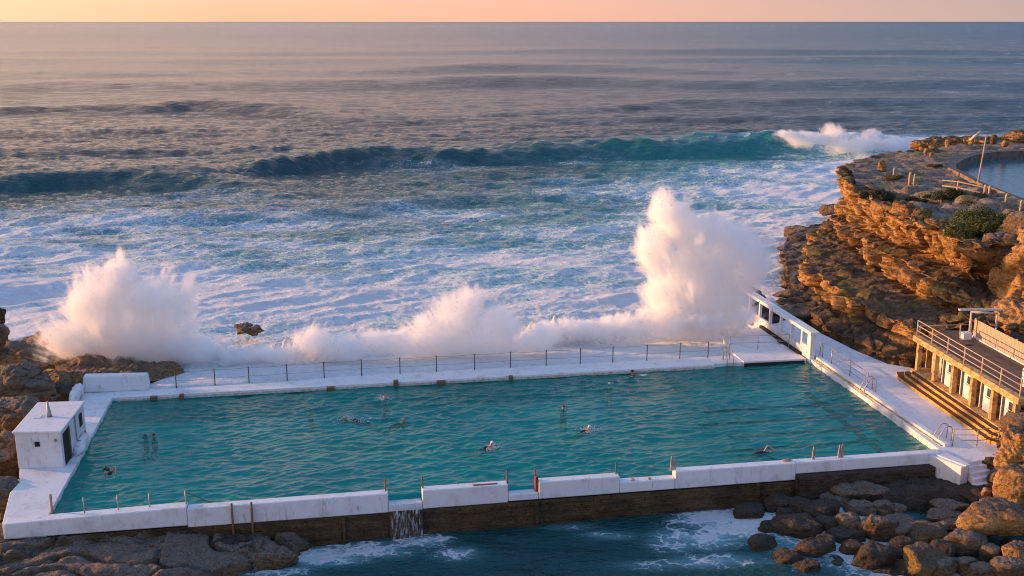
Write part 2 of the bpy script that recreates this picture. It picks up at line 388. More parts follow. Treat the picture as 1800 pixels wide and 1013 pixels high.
    tb = np.interp(s, bp[:, 0], bp[:, 1]) + 1.2 * n2(s * .25, t * .15)
    db = t - tb
    prof = np.where(db < 0, 1 - sstep(0, 1.6, -db), np.exp(-(np.maximum(db, 0) / 3.2) ** 2)) * sstep(-8, 0, s) * sstep(54, 48, s)
    near = (t > 16) & (t < 60) & (s > -60) & (s < 80)
    bil = np.zeros(X.shape); xs = np.stack([X[near], Y[near], z[near] * 0], 1)
    bil[near] = np.abs(fbm3(xs, .45, 5, .55))
    z = z + prof * (.75 + 2.0 * bil) * (.75 + .5 * n2(s * .11 + 4, s * 0))
    turb = sstep(70, 25, t) * sstep(17, 24, t)
    z[near] += (turb * 0.10)[near] * (bil[near] - .25)
    # foreshore in front: wash climbing between boulders
    fr = t < 3
    wash = np.exp(-((PU - 1480) / 140) ** 2) * sstep(-16, -3, t) * fr
    z = z + wash * .45
    # ---------------- foam density and turquoise depth tables (surveyed places on the water)
    vt = [45, 235, 250, 272, 300, 330, 360, 400, 450, 500, 560, 700]; ut = [-300, 0, 300, 600, 900, 1200, 1450, 1650, 2200]
    FT = np.array([[0, 0, 0, 0, 0, 0, 0, 0, 0], [0, 0, 0, 0, 0, 0, .05, .1, .1], [.0, .0, .0, .0, .02, .1, .75, .8, .5], [.0, .02, .02, .02, .05, .12, .7, .95, .9],
                   [.08, .08, .05, .06, .12, .38, .85, .95, .95], [.15, .2, .12, .14, .3, .55, .85, .95, .95], [.30, .38, .32, .26, .42, .60, .85, .95, .95], [.58, .60, .50, .40, .52, .68, .88, .95, .95],
                   [.80, .82, .72, .55, .60, .76, .9, .95, .95], [.85, .88, .85, .72, .72, .84, .9, .95, .95], [.95, .95, .9, .85, .9, .95, .95, .95, .95], [1] * 9])
    GT = np.array([[0] * 9, [0] * 9, [0, 0, 0, 0, .1, .4, .6, .3, .1], [.05, .08, .1, .15, .3, .75, .9, .5, .3], [.1, .15, .15, .2, .35, .85, .8, .6, .5], [.2, .25, .25, .3, .5, .8, .8, .8, .8],
                   [.3, .35, .35, .4, .6, .8, .8, .8, .8], [.4, .45, .5, .6, .8, .9, .8, .8, .8], [.5, .55, .65, .75, .9, .9, .8, .8, .8]] + [[.6, .6, .75, .85, .9, .9, .8, .8, .8]] * 3)
    Yt = np.array([P(900, v, SEA + .6)[1] for v in vt])[::-1]
    fi = np.clip(np.interp(Y, Yt, np.arange(len(vt))[::-1].astype(float)), 0, len(vt) - 1.001); ui = np.clip(np.interp(PU, ut, np.arange(len(ut)).astype(float)), 0, len(ut) - 1.001)
    i0 = fi.astype(int); j0 = ui.astype(int); a = fi - i0; c_ = ui - j0
    bil2 = lambda T: T[i0, j0] * (1 - a) * (1 - c_) + T[i0 + 1, j0] * a * (1 - c_) + T[i0, j0 + 1] * (1 - a) * c_ + T[i0 + 1, j0 + 1] * a * c_
    foam = bil2(FT); turq = bil2(GT)
    behind = t > 8
    # crest foam on the main wave's lip, right-hand half breaking
    lip = np.exp(-((d1 - 1.0) / 1.6) ** 2) * sstep(.05, .5, n2(X * .06, Y * .05) + np.interp(PU, [0, 500, 900, 1200, 1350, 1450], [.0, .12, .22, .3, .6, 1]))
    foam = np.maximum(foam, lip * .8 * behind)
    face = sstep(-9, -1, d1) * (d1 < 2) * behind
    foam = foam * (1 - .85 * face * sstep(1450, 1350, PU)); turq = np.where(face > 0, np.maximum(turq, face * np.interp(PU, [0, 300, 600, 900, 1100, 1400], [.04, .06, .10, .20, .55, 1])), turq)
    patch = np.clip(fbm2(X * .7, Y * 1.6, .045, 4), -1, 1)
    foam = foam + .30 * patch * (foam > .03) * (foam < .93)
    ff = np.zeros(X.shape)
    def blob(u, v, su, sv, k):
        p = P(u, v, SEA); q = P(u + su, v, SEA); r_ = P(u, v + sv, SEA)
        return k * np.exp(-((X - p[0]) / (q[0] - p[0])) ** 2 - ((Y - p[1]) / (p[1] - r_[1])) ** 2)
    for a_ in [(560, 985, 110, 22, .85), (640, 975, 120, 20, .7), (740, 960, 60, 16, .7), (800, 985, 60, 16, .5), (470, 1010, 90, 16, .8), (1250, 920, 70, 22, .95), (1310, 935, 100, 34, 1.), (1240, 960, 90, 22, .75), (1420, 960, 90, 30, .9), (1500, 985, 110, 40, .9), (1000, 935, 70, 9, .5), (1070, 950, 70, 12, .5),
               (1190, 960, 70, 26, .62), (1250, 1000, 120, 18, .6), (1400, 900, 90, 26, .98), (1450, 940, 150, 70, 1.), (1600, 1000, 140, 60, .98), (1340, 880, 50, 12, .9), (1150, 1005, 100, 14, .45)]:
        ff = np.maximum(ff, blob(*a_))
    foam = np.where(behind, foam, ff); turq = np.where(behind, turq, .22 + .4 * ff)
    foam = np.maximum(foam, prof * behind); foam = np.maximum(foam, shelf * .82)
    V = np.stack([X, Y, z], 1)
    nr, nc = len(vr), len(uc)
    idx = np.arange(nr * nc).reshape(nr, nc)
    Fq = np.stack([idx[1:, :-1].ravel(), idx[1:, 1:].ravel(), idx[:-1, 1:].ravel(), idx[:-1, :-1].ravel()], 1)
    inside = (s > .5) & (s < 49.6) & (t > -1.0) & (t < 17)                 # no sea inside the pool basin
    Fq = Fq[~inside[Fq].all(1)]
    m = M('sea_water'); p = m.geo('Position')
    at = m.n('ShaderNodeAttribute', attribute_name='mask'); fo, tq, ro = m.sep(at.outputs['Color'])[:]
    # foam lace
    str1 = m.mapv(p, (.55, 1.25, .6), (0, 0, R(-12)))
    na = m.noise(str1, .22, 10, .68, .9); nb = m.noise(m.mapv(p, (.7, 1.2, 1), (0, 0, R(25))), 1.5, 7, .70, 1.2); nc_ = m.noise(p, 6, 5, .7, .3)
    lace = m.math('ABSOLUTE', m.math('SUBTRACT', nb, .5)); lace = m.mapr(lace, 0, .16, 1, 0, False)
    vo = m.vor(m.vmath('ADD', m.mapv(p, (.8, 1.1, .8)), m.vmath('MULTIPLY', m.vmath('SUBTRACT', m.n_noise_col(p, .8), (.5, .5, .5)), (2.6, 2.6, 2.6))), .9, 'DISTANCE_TO_EDGE')
    cell = m.mapr(vo, 0, .16, 1, 0, False)
    q = m.math('ADD', m.math('MULTIPLY', na, .85), m.math('ADD', m.math('MULTIPLY', lace, .20), m.math('ADD', m.math('MULTIPLY', cell, .18), m.math('MULTIPLY', nc_, .20), )))   # mean about .78
    th = m.math('SUBTRACT', 1.04, m.math('MULTIPLY', fo, .55))
    fm = m.mapr(m.math('SUBTRACT', q, th), -.09, .17)
    fm = m.math('MULTIPLY', fm, m.mapr(fo, .02, .12))
    sub = m.mapr(fo, .1, .9)                                   # bubbles under the surface
    deep = m.mix(tq, (.008, .024, .036), (.010, .21, .20))
    deep = m.mix(m.math('MULTIPLY', sub, m.math('ADD', m.math('MULTIPLY', tq, .5), .5)), deep, m.mix(tq, (.36, .48, .62), (.15, .50, .54)))
    body = m.mix(m.math('MULTIPLY', fm, .96), deep, (.80, .82, .86))
    h = m.math('ADD', m.math('MULTIPLY', m.noise(m.mapv(p, (.6, 1.2, 1), (0, 0, R(-14))), 2.2, 5, .62), .30),
               m.math('ADD', m.math('MULTIPLY', m.noise(m.mapv(p, (.6, 1.2, 1), (0, 0, R(20))), .5, 4, .6), .9), m.math('MULTIPLY', m.noise(m.mapv(p, (.7, 1.4, 1)), .16, 7, .66), 1.9)))
    offs = m.mapr(m.sep(p)[1], 170, 420)
    h = m.math('ADD', h, m.math('MULTIPLY', offs, m.math('MULTIPLY', m.noise(m.mapv(p, (1.1, .30, 1)), .55, 5, .7), 1.5)))
    nor = m.bump(h, 1.0, .85)
    fh = m.math('ADD', m.math('MULTIPLY', nc_, .14), m.math('ADD', m.math('MULTIPLY', nb, .42), m.math('MULTIPLY', na, 1.1)))
    norf = m.bump(fh, 1.0, .75)
    nmix = m.n('ShaderNodeMix', data_type='VECTOR'); m.set(nmix.inputs['Factor'], fm); m.set(nmix.inputs[4], nor); m.set(nmix.inputs[5], norf)
    rg = m.math('MAXIMUM', m.math('MULTIPLY', fm, .8), ro)
    m.done(m.pbr(body, rg, m.math('SUBTRACT', .5, m.math('MULTIPLY', fm, .35)), nmix.outputs[1], IOR=1.333))
    o = mesh_obj('sea', V, Fq, m.m, None, smooth=True, origin=(0, 0, SEA))
    at = o.data.attributes.new('mask', 'FLOAT_COLOR', 'POINT')
    rough = np.interp(Y, [0, 100, 250, 600, 2000, 20000], [.07, .09, .13, .18, .24, .30])
    at.data.foreach_set('color', np.stack([np.clip(foam, 0, 1), np.clip(turq, 0, 1), rough, np.ones_like(foam)], 1).astype(np.float32).ravel())
    tag(o, kind='structure')
    return o
def _nnc(self, v, scale):
    k = self.n('ShaderNodeTexNoise'); self.set(k.inputs['Vector'], v); k.inputs['Scale'].default_value = scale; k.inputs['Detail'].default_value = 3
    return k.outputs['Color']
M.n_noise_col = _nnc
build_sea()

# ------------------------------------------------------------------ pool water, floor, lane lines
def build_pool():
    ns, ntt = 760, 330
    sg = np.linspace(-.3, 50.3, ns); tg = np.linspace(-1.15, 17.8, ntt)
    S, T = np.meshgrid(sg, tg); S = S.ravel(); T = T.ravel()
    z = np.zeros(S.shape)
    for k, (lam, amp, a, st) in enumerate([(3.4, .028, .25, 2.6), (1.6, .036, .12, 2.8), (.95, .052, -.18, 3.2), (.60, .038, .22, 3.0), (.36, .018, -.05, 2.2)]):
        xr = S * math.cos(a) + T * math.sin(a); yr = -S * math.sin(a) + T * math.cos(a)
        q = n2(xr / (lam * st) + k * 5.3, yr / lam - k * 2.2)
        z += amp * (1 - 2.6 * np.abs(q)) * (1.0 + .35 * n2(S * .12, T * .12))
    calm = 1 - .35 * sstep(38, 49, S)
    z *= calm
    X, Y, _ = W(S, T)
    V = np.stack([X, Y, z - .02], 1); idx = np.arange(ns * ntt).reshape(ntt, ns)
    F = np.stack([idx[:-1, :-1].ravel(), idx[:-1, 1:].ravel(), idx[1:, 1:].ravel(), idx[1:, :-1].ravel()], 1)
    m = M('pool_water'); p = m.geo('Position'); pr = m.mapv(p, (1, 1, 1), (0, 0, -YAW))
    h = m.math('ADD', m.noise(m.mapv(pr, (.55, 1.1, 1)), 3.0, 4, .6, .6), m.math('MULTIPLY', m.noise(pr, 10, 3, .6), .25))
    nor = m.bump(h, .6, .06)
    fr = m.n('ShaderNodeFresnel'); fr.inputs[0].default_value = 1.36; m.set(fr.inputs[1], nor)
    gl = m.n('ShaderNodeBsdfGlossy'); gl.inputs['Roughness'].default_value = .03; m.set(gl.inputs['Normal'], nor)
    tr = m.n('ShaderNodeBsdfTransparent'); tr.inputs[0].default_value = (.10, .84, .80, 1)
    df = m.n('ShaderNodeBsdfDiffuse'); m.set(df.inputs[0], m.mix(m.mapr(m.noise(p, .12, 3), .35, .65), (.0, .27, .225), (.0, .35, .285))); m.set(df.inputs['Normal'], nor)
    a = m.n('ShaderNodeMixShader'); a.inputs[0].default_value = .34; m.nt.links.new(tr.outputs[0], a.inputs[1]); m.nt.links.new(df.outputs[0], a.inputs[2])
    b = m.n('ShaderNodeMixShader'); m.set(b.inputs[0], fr.outputs[0]); m.nt.links.new(a.outputs[0], b.inputs[1]); m.nt.links.new(gl.outputs[0], b.inputs[2])
    m.done(b.outputs[0])
    tag(mesh_obj('pool_water', V, F, m.m, None, smooth=True), kind='structure')
    fm = mat_plain('pool_floor_paint', (.48, .80, .72), .8, 0, .3, (.36, .66, .60), .5)
    tag(MB().box(-.6, 50.6, -1.3, 18, -1.9, -1.6).build('pool_floor', fm), kind='structure')
    ln = mat_plain('black_lane_line', (.008, .012, .014), .8, 0, .05)
    def line(pts, wd):
        mb = MB(); n = 40; q = []
        for i in range(n + 1):
            f_ = i / n; a_ = np.array(pts[0]) * (1 - f_) + np.array(pts[1]) * f_
            dr = np.array(pts[1]) - pts[0]; L_ = np.linalg.norm(dr); nn = np.array([-dr[1], dr[0]]) / L_
            q.append((a_ - nn * wd / 2, a_ + nn * wd / 2))
        V = [W(a_[0], a_[1], zz) for zz in (-1.6, -1.585) for pr_ in q for a_ in pr_]
        k = len(q) * 2
        F = [(2 * i, 2 * i + 1, 2 * i + 3, 2 * i + 2) for i in range(n)]
        F = [tuple(k + j for j in f_) for f_ in F]
        return mb.add(V, F).build('floor_line', ln)
    for i, pts in enumerate([((48.9, 3.0), (49.1, 15.2))] + [((39 + 1.2 * (k % 2), y), (48.9, y)) for k, y in enumerate((5.4, 7.6, 10.0, 12.4))] + [((48.3, y), (49.7, y + .1)) for y in (5.4, 7.6, 10.0, 12.4)]):
        tag(line(pts, .55 if i == 0 else (.42 if i < 5 else .9)), kind='structure')
build_pool()

# ------------------------------------------------------------------ white pool surround
def concrete(name, mb, mat='white', kind=None, parent=None, bevel=.035): 
    o = mb.build(name, MT[mat], parent, bevel=bevel)
    if kind: tag(o, kind=kind)
    return o
# decks (ground you walk on)
concrete('back_pool_deck', MB().prism([(-.3, 17.05), (42.6, 16.95), (42.6, 18.95), (2.4, 18.95), (0, 19.3), (-.3, 18.4)], -1.7, .30), kind='structure')
concrete('back_pool_deck', MB().prism([(42.62, 17.25), (44.9, 17.25), (44.9, 19.0), (42.62, 19.0)], -1.7, .28), kind='structure')
concrete('back_pool_deck', MB().prism([(44.92, 17.15), (49.85, 17.05), (49.85, 26.0), (46, 24.2), (44.92, 19.6)], -1.7, .34), kind='structure')
concrete('left_pool_deck', MB().prism([(-.02, -1.0), (-.1, 17.04), (-.32, 19.6), (-2.3, 19.4), (-2.35, 15.9), (-3.2, 10), (-3.1, 5.6), (-2.6, 3.6), (-2.75, 2.3), (-2.1, -1.62), (-.02, -1.7)], -1.7, .28), kind='structure')
RD = [(50.75, 17.0), (50.75, 26.5), (53.3, 27.5), (53.9, 23.2), (54.4, 18.4), (55.2, 14.7), (56.8, 13.2), (58.5, 11.4), (58.5, -.5), (54.9, -1.1), (54.3, -2.2), (52.4, -2.75), (50.2, -3.1), (49.9, -1.0)]
concrete('promenade_deck', MB().prism(RD, -1.9, .40), 'white', kind='structure')

# front wall: white stepped parapet on a brown stone base
fw = empty('pool_wall', W(25, -1.4, -2.3), 'long stepped white parapet on a stained brown base along the near side of the pool', 'wall')
def wallseg(s0, s1, zt, zb=-.58, t0=-1.78, t1=-1.12, mat='white', zt2=None):
    zt2 = zt if zt2 is None else zt2
    q = [W(s0, t0, zb), W(s1, t0, zb), W(s1, t1, zb), W(s0, t1, zb), W(s0, t0 + .05, zt), W(s1, t0 + .05, zt2), W(s1, t1, zt2), W(s0, t1, zt)]
    return MB().hexa(q).build('parapet_block', MT[mat], fw, bevel=.05)
wallseg(-2.0, 6.95, .30, -.50, -1.80, -1.0, zt2=.52)
wallseg(6.96, 17.38, .40, -.62, zt2=.46)
wallseg(19.22, 23.9, .48, -.56)
wallseg(23.92, 25.6, -.14, -.50)
wallseg(25.62, 30.2, .48, -.50)
wallseg(30.22, 33.4, .10, -.50)
wallseg(33.42, 40.6, .52, -.50)
wallseg(40.62, 49.6, .52, -.14, -1.76)
MB().box(17.4, 19.2, -1.74, -1.14, -.62, -.20).build('weir_sill', MT['white_worn'], fw, bevel=.03)
bm_ = mat_rock('stained_wall_base', dark=(.03, .02, .012), mid=(.085, .052, .026), light=(.15, .095, .045), top=(.08, .055, .035), wet=-1.9, scale=1.3)
def wobble_box(s0, s1, t0, t1, z0, z1, amp=.06, step=.25):
    ns = max(2, int((s1 - s0) / step)); nz = max(2, int((z1 - z0) / step))
    V = []; F = []
    S_ = np.linspace(s0, s1, ns + 1); Z_ = np.linspace(z1, z0, nz + 1)
    rows = [(t1, z1)] + [(t0, zz) for zz in Z_]
    for i, (tt, zz) in enumerate(rows):
        for s_ in S_:
            a_ = amp * (n3(np.array([s_ * .9]), np.array([zz * 2.0]), np.array([3.1]))[0] + .5 * n3(np.array([s_ * 3]), np.array([zz * 4.0]), np.array([1.1]))[0]) if i > 1 else 0
            V.append(W(s_, tt - abs(a_) * 1.5 - (.12 * (z1 - zz) / (z1 - z0) if i > 1 else 0), zz))
    for i in range(len(rows) - 1):
        for j in range(ns): F.append((i * (ns + 1) + j, (i + 1) * (ns + 1) + j, (i + 1) * (ns + 1) + j + 1, i * (ns + 1) + j + 1))
    return V, F
V, F = wobble_box(-2, 40.58, -1.74, -1.0, -3.3, -.585, .10); mesh_obj('stone_base', V, F, bm_, fw)
MB().box(-2, 50, -1.6, -1.0, -3.3, -.64).build('wall_core', MT['dark'], fw)
# pilaster strips and stones on the base
for i, (s_, w_, z0, z1) in enumerate([(25.4, .18, -2.2, -.55), (14.9, .16, -2.2, -.68), (38.2, .2, -1.9, -.52)]):
    MB().box(s_, s_ + w_, -1.98, -1.72, z0, z1).build('base_rib', bm_, fw, bevel=.03)
# rust slot, pipe stubs on the coping
MB().box(22.0, 23.35, -1.58, -1.42, .46, .505).build('rusty_slot', MT['rust'], fw, bevel=.02)
for s_ in (31.0, 31.95): tubeobj('pipe_stub', [W(s_, -1.55, .08), W(s_ + .02, -1.55, .20)], .09, MT['ochre'], fw, 12)
# rubble retaining wall in front of the right-hand end
V, F = wobble_box(40.6, 49.0, -2.15, -1.5, -2.6, -.16, .16, .18)
mb = MB(); mb.v = [tuple(q) for q in V]; mb.f = F; n0 = len(F)
rw = mb.build('retaining_wall', MT['darkrock'])
tag(rw, 'dark rubble retaining wall below the right end of the white pool parapet', 'wall')
b = MB().box(40.6, 49.2, -2.1, -1.55, -2.6, -.2).build('wall_core', MT['darkrock'], rw)
# corner pier at the right end
pier = empty('corner_pier', W(49.6, -2.4, -1.6), 'white block pier where the parapet meets the promenade, beside small steps', 'pier')
MB().prism([(48.9, -1.1), (49.85, -1.1), (50.3, -3.45), (49.75, -3.6), (48.95, -1.75)], -1.25, .40).build('pier_block', MT['white'], pier, bevel=.05)
MB().prism([(48.88, -1.08), (49.93, -1.08), (50.35, -3.5), (50.0, -3.62), (49.2, -1.7)], .402, .47).build('pier_cap', MT['white'], pier, bevel=.02)
# little white steps down to the rocks
stp = empty('rock_steps', W(51.3, -3.4, -1.6), 'small worn white steps going down from the promenade to the rocks', 'steps')
for k in range(5):
    z1 = .22 - .24 * k; o_ = -3.0 - .30 * k
    MB().prism([(50.35, o_), (52.4 - .18 * k, o_ + .35), (52.5 - .18 * k, o_ + .02), (50.4, o_ - .34)], -1.9, z1).build('step', MT['white_worn'], stp, bevel=.04)

# back parapet at the far left corner and the low kerb beside the pump house
bp_ = empty('corner_parapet', W(-.2, 19, .3), 'thick white parapet block at the far left corner of the pool', 'wall')
MB().hexa([W(-2.25, 18.35, .28), W(2.1, 18.2, .28), W(2.15, 19.0, .28), W(-2.3, 19.6, .28), W(-2.2, 18.5, 1.42), W(2.05, 18.3, 1.42), W(2.1, 18.85, 1.42), W(-2.2, 19.3, 1.42)]).build('wall_body', MT['white'], bp_, bevel=.12)
V, F = rock_geo(W(-2.45, 17.0, .55), (.36, 1.7, .55), YAW + .02, 5, 4, .10); mesh_obj('rounded_kerb', V, F, MT['white_worn'], bp_, smooth=True)

# rusty blocks and kerb lip along the back edge of the pool
kerb = empty('pool_kerb', W(20, 17, .1), 'pale worn kerb lip along the far edge of the pool', 'kerb')
MB().box(.3, 42.5, 16.86, 17.0, .02, .22).build('kerb_strip', MT['pale'], kerb, bevel=.02)
MB().box(44.95, 49.7, 16.92, 17.1, -.2, -.02).build('kerb_strip', MT['pale'], kerb, bevel=.02)
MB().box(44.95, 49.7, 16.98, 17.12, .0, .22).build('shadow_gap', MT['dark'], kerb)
for s_, w_, h_ in [(2.4, .45, .3), (4.3, .3, .35), (14.2, .55, .28), (18.85, .35, .5), (21.9, .6, .28), (27.1, .28, .36)]:
    o = MB().box(s_, s_ + w_, 16.66, 17.02, -.05, h_).build('kerb_bracket', MT['post'], None, bevel=.04)
    tag(o, 'small rusty brown block fixed to the far pool kerb', 'bracket', 'rusty blocks along the far kerb')

# right kerb, raised with rust-stained lip
rk = empty('promenade_kerb', W(50.3, 8, 0), 'raised white kerb with an orange lip along the right edge of the pool', 'kerb')
MB().hexa([W(50.12, -1.0, -1.6), W(50.42, -1.0, -1.6), W(50.42, 16.9, -1.6), W(50.12, 16.9, -1.6), W(50.12, -1.0, .34), W(50.42, -1.0, .34), W(50.42, 16.9, .34), W(50.12, 16.9, .34)]).build('kerb_wall', MT['white_worn'], rk, bevel=.02)
MB().box(50.44, 50.86, -.7, 16.7, .2, .58).build('kerb_coping', MT['white'], rk, bevel=.04)
MB().box(50.30, 50.44, -.5, 16.5, .342, .43).build('gutter', MT['ochre'], rk, bevel=.01)

# ------------------------------------------------------------------ pump house on the left deck
ph = empty('pump_house', W(-1.9, 7.2, .28), 'white flat-roofed pump house on the left pool deck', 'hut')
hb = [(-3.15, 5.6), (-.62, 5.25), (-.35, 10.1), (-2.95, 10.3)]
zr = 2.55
MB().prism(hb, .28, zr - .12).build('wall', MT['white'], ph, bevel=.03)
MB().prism([(-3.25, 5.48), (-.54, 5.12), (-.25, 10.2), (-3.05, 10.42)], zr - .118, zr).build('roof', MT['white'], ph, bevel=.04)
vent = tubeobj('roof_vent', [W(-1.75, 7.7, zr), W(-1.75, 7.7, zr + .35), W(-1.78, 7.7, zr + .95)], .17, MT['steel'], ph, 10, .05)
MB().box(-2.62, -2.2, 7.5, 8.0, zr + .003, zr + .03).build('roof_patch', MT['white_worn'], ph)
MB().box(-2.08, -1.82, 5.36, 5.5, 1.62, 1.90).build('small_window', MT['dark'], ph)
def rside(t, off, z): 
    f_ = (t - 5.25) / (10.1 - 5.25); return W(-.62 + .27 * f_ + off, t, z)
dq = lambda t0, t1, z0, z1, o0, o1: MB().hexa([rside(t0, o0, z0), rside(t0, o1, z0), rside(t1, o1, z0), rside(t1, o0, z0), rside(t0, o0, z1), rside(t0, o1, z1), rside(t1, o1, z1), rside(t1, o0, z1)])
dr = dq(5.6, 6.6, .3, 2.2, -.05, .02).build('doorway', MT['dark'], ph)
dq(6.62, 6.78, .3, 2.25, -.02, .07).build('door_frame', MT['post'], dr)
tubeobj('drain_pipe', [rside(8.0, .05, 2.4), rside(8.0, .05, .9), rside(8.05, .25, .75)], .04, MT['steel'], ph)
MB().box(-1.0, -.86, 5.2, 5.33, 1.9, 2.05).build('wall_lamp', MT['steel'], ph, bevel=.02)
dq(8.9, 9.5, 1.3, 2.1, -.05, .02).build('side_window', MT['dark'], ph)
V, F = rock_geo(W(-.3, 8.4, .5), (.32, 1.5, .55), YAW, 9, 4, .1); mesh_obj('side_buttress', V, F, MT['white_worn'], ph, smooth=True)

# ------------------------------------------------------------------ wing wall with openings at the far right corner
ww = empty('wing_wall', W(50.3, 21, .4), 'white wall with square openings and a flat capping beam at the far right pool corner', 'wall')
T0, T1 = 16.85, 31.0
MB().box(50.0, 50.24, T0 + .62, T1, -1.0, .98).build('lower_wall', MT['white'], ww, bevel=.03)
MB().box(49.86, 50.60, T0 - .25, T1 + .2, 2.26, 2.52).build('capping_beam', MT['white'], ww, bevel=.04)
ts = [T0, 18.35, 20.35, 22.35, 24.45, 26.6, 28.8, 30.9]
for i, t_ in enumerate(ts):
    MB().box(50.02, 50.24 if i else 50.40, t_, t_ + (.24 if i else .60), (.982 if i else -1.6), 2.258).build('pillar', MT['white'], ww, bevel=.02)
MB().box(50.03, 50.23, ts[0] + .602, ts[1] - .002, .982, 1.25).build('opening_sill', MT['white_worn'], ww)
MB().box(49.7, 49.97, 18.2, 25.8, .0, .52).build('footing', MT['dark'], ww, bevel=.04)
boulder('rock', W(49.5, 21.2, .52), (.22, .3, .16), MT['rock'], 'small brown stone on the slab edge below the white wing wall', 'stone', seed=3, sub=3)

# ------------------------------------------------------------------ railings
def railing(label, pts, h, nrail, r=.028, mat='steel', posts=None, name='railing', group=None, cable=False, base=.4, cat='railing'):
    c_ = np.mean([W(*q) for q in pts], 0)
    e = empty(name, tuple(c_), label, cat, group)
    P3 = [Vector(W(*q)) for q in pts]
    for i, q in enumerate(P3):
        tubeobj('post', [q + Vector((0, 0, -.05)), q + Vector((0, 0, h + .02))], r * 1.25, MT[mat], e, 8)
    for k in range(nrail):
        zz = h * (1 - k / max(nrail, 1)) - (.04 if cable else 0)
        L = []
        for i in range(len(P3) - 1):
            n = 5 if cable else 1
            for j in range(n):
                f_ = j / n; sag = -.05 * 4 * f_ * (1 - f_) if cable else 0
                L.append(P3[i].lerp(P3[i + 1], f_) + Vector((0, 0, zz + sag)))
        L.append(P3[-1] + Vector((0, 0, zz)))
        tubeobj('cable' if cable else 'rail', L, r * (.28 if cable else .85), MT['cord' if cable else mat], e, 6)
    return e
bx = [pst(u, v, .3) for u, v in [(310, 683), (378, 678), (438, 674), (505, 670), (570, 665), (636, 661), (703, 656), (767, 653), (834, 649), (897, 646), (959, 642), (1019, 639), (1077, 637), (1137, 634), (1194, 630), (1243, 627)]]
bx = [(a, np.clip(t_, 18.3, 18.8), .3) for a, t_ in bx]
railing('long line of dark posts with two sagging cables along the far pool deck', bx, 1.22, 2, .03, 'cord', cable=True, name='post_and_cable_fence', cat='fence')
railing('thin pale railing on the foam-covered slab beside the wing wall', [(45.0, 20.2, .32), (47.2, 20.0, .32), (49.7, 19.9, .32)], 1.1, 2, .025, 'steel')
# curved grab rail of the ladder at the gap in the far deck
def ladder(label, s_, t_, z_, dx, dy, out=.55, wid=.5, group=None):
    c_ = W(s_, t_, z_); e = empty('pool_ladder', c_, label, 'ladder', group)
    L = math.hypot(dx, dy); ux, uy = dx / L, dy / L; px, py = -uy, ux
    for sg in (-1, 1):
        a = [(s_ + px * wid / 2 * sg + ux * q, t_ + py * wid / 2 * sg + uy * q, z_ + zz) for q, zz in ((-.75, -.02), (-.75, .72), (-.68, .86), (-.5, .92), (-.3, .84), (.05, .3), (.16, -.3), (.16, -1.3))]
        tubeobj('grab_rail', [W(*q) for q in a], .035, MT['steel'], e, 8)
    for zz in (-.3, -.6, -.9):
        tubeobj('rung', [W(s_ + px * wid / 2 * sg + ux * .16, t_ + py * wid / 2 * sg + uy * .16, z_ + zz) for sg in (-1, 1)], .03, MT['steel'], e, 6)
ladder('curved pool ladder at the gap in the far deck', 43.9, 17.3, .28, 0, -1)
ladder('pool ladder halfway along the right kerb, beside a railing', 50.5, 9.4, .45, -1, 0)
ladder('pool ladder at the near right corner of the pool', 50.6, .35, .45, -1, 0)
railing('metal railing standing behind the far end of the right kerb', [(51.0, 15.3, .4), (51.0, 12.4, .4), (51.0, 9.9, .4)], 1.15, 3, .03)
railing('short sloping handrail at the foot of the wing wall', [(50.9, 16.6, .4), (51.2, 17.6, .4)], 1.05, 1, .03)
railing('three-post railing on the near edge of the promenade above the small steps', [(51.0, -.6, .4), (52.4, -.9, .4), (53.9, -.75, .4)], 1.05, 3, .03)

# posts on the near wall
def post(u, v, z0, h, r, mat, label, group=None, t=None, lean=0., plate=False):
    s_, t_ = pst(u, v, z0)
    if t is not None: t_ = t
    mb = MB().tube([W(s_, t_, z0 - .05), W(s_ + lean, t_, z0 + h)], r, 8)
    o = mb.build('post', MT[mat], None, smooth=True)
    return tag(o, label, 'post', group)
g = 'thin leaning posts on the near wall'
for u, v, t_ in [(151, 897, -1.25), (211, 890, -1.25), (266, 886, -1.25)]: post(u, v, .4, .85, .03, 'steel', 'thin grey post on the near wall toward its left end', g, t_)
lp = empty('slack_rope_post', W(*pst(328, 885, .45), .45), 'post with a slack rope tied to it on the near wall', 'post')
s_, t_ = pst(328, 885, .45); tubeobj('stake', [W(s_, -1.3, .4), W(s_, -1.3, 1.25)], .035, MT['steel'], lp)
tubeobj('rope', [W(s_, -1.3, 1.2), W(s_ + .6, -1.0, .7), W(s_ + 1.3, -.7, .15), W(s_ + 1.9, -.6, -.05)], .022, MT['cord'], lp, 6)
post(94, 898, .28, 1.05, .07, 'wood', 'stout brown timber post at the near left corner of the pool', None, -.75, .0)
post(153, 778, .28, .75, .06, 'wood', 'short brown timber post beside the pump house', None, None, -.03)
for s_, lb in ((9.25, 'left of the pair of dark posts bolted to the near wall face'), (10.25, 'right of the pair of dark posts bolted to the near wall face')):
    tag(MB().tube([W(s_, -1.92, -2.2), W(s_, -1.92, .62)], .06, 8).build('wall_pile', MT['post'], None, smooth=True), lb, 'pile')
for s_, lb in ((17.3, 'rusty post at the left side of the weir opening'), (19.3, 'rusty post at the right side of the weir opening'), (23.95, 'rusty post left of the shallow notch in the parapet'), (25.5, 'rusty post right of the shallow notch in the parapet'), (30.1, 'rusty post at the end of the middle parapet block')):
    tag(MB().tube([W(s_, -1.35, -.3), W(s_ - .05, -1.35, 1.15)], .045, 8).build('post', MT['post'], None, smooth=True), lb, 'post')
MB_ = MB().box(25.45, 25.6, -1.6, -1.3, -.1, .75).build('rust_plate', MT['rust']); tag(MB_, 'red rusted plate on the side of the notch in the parapet', 'plate')
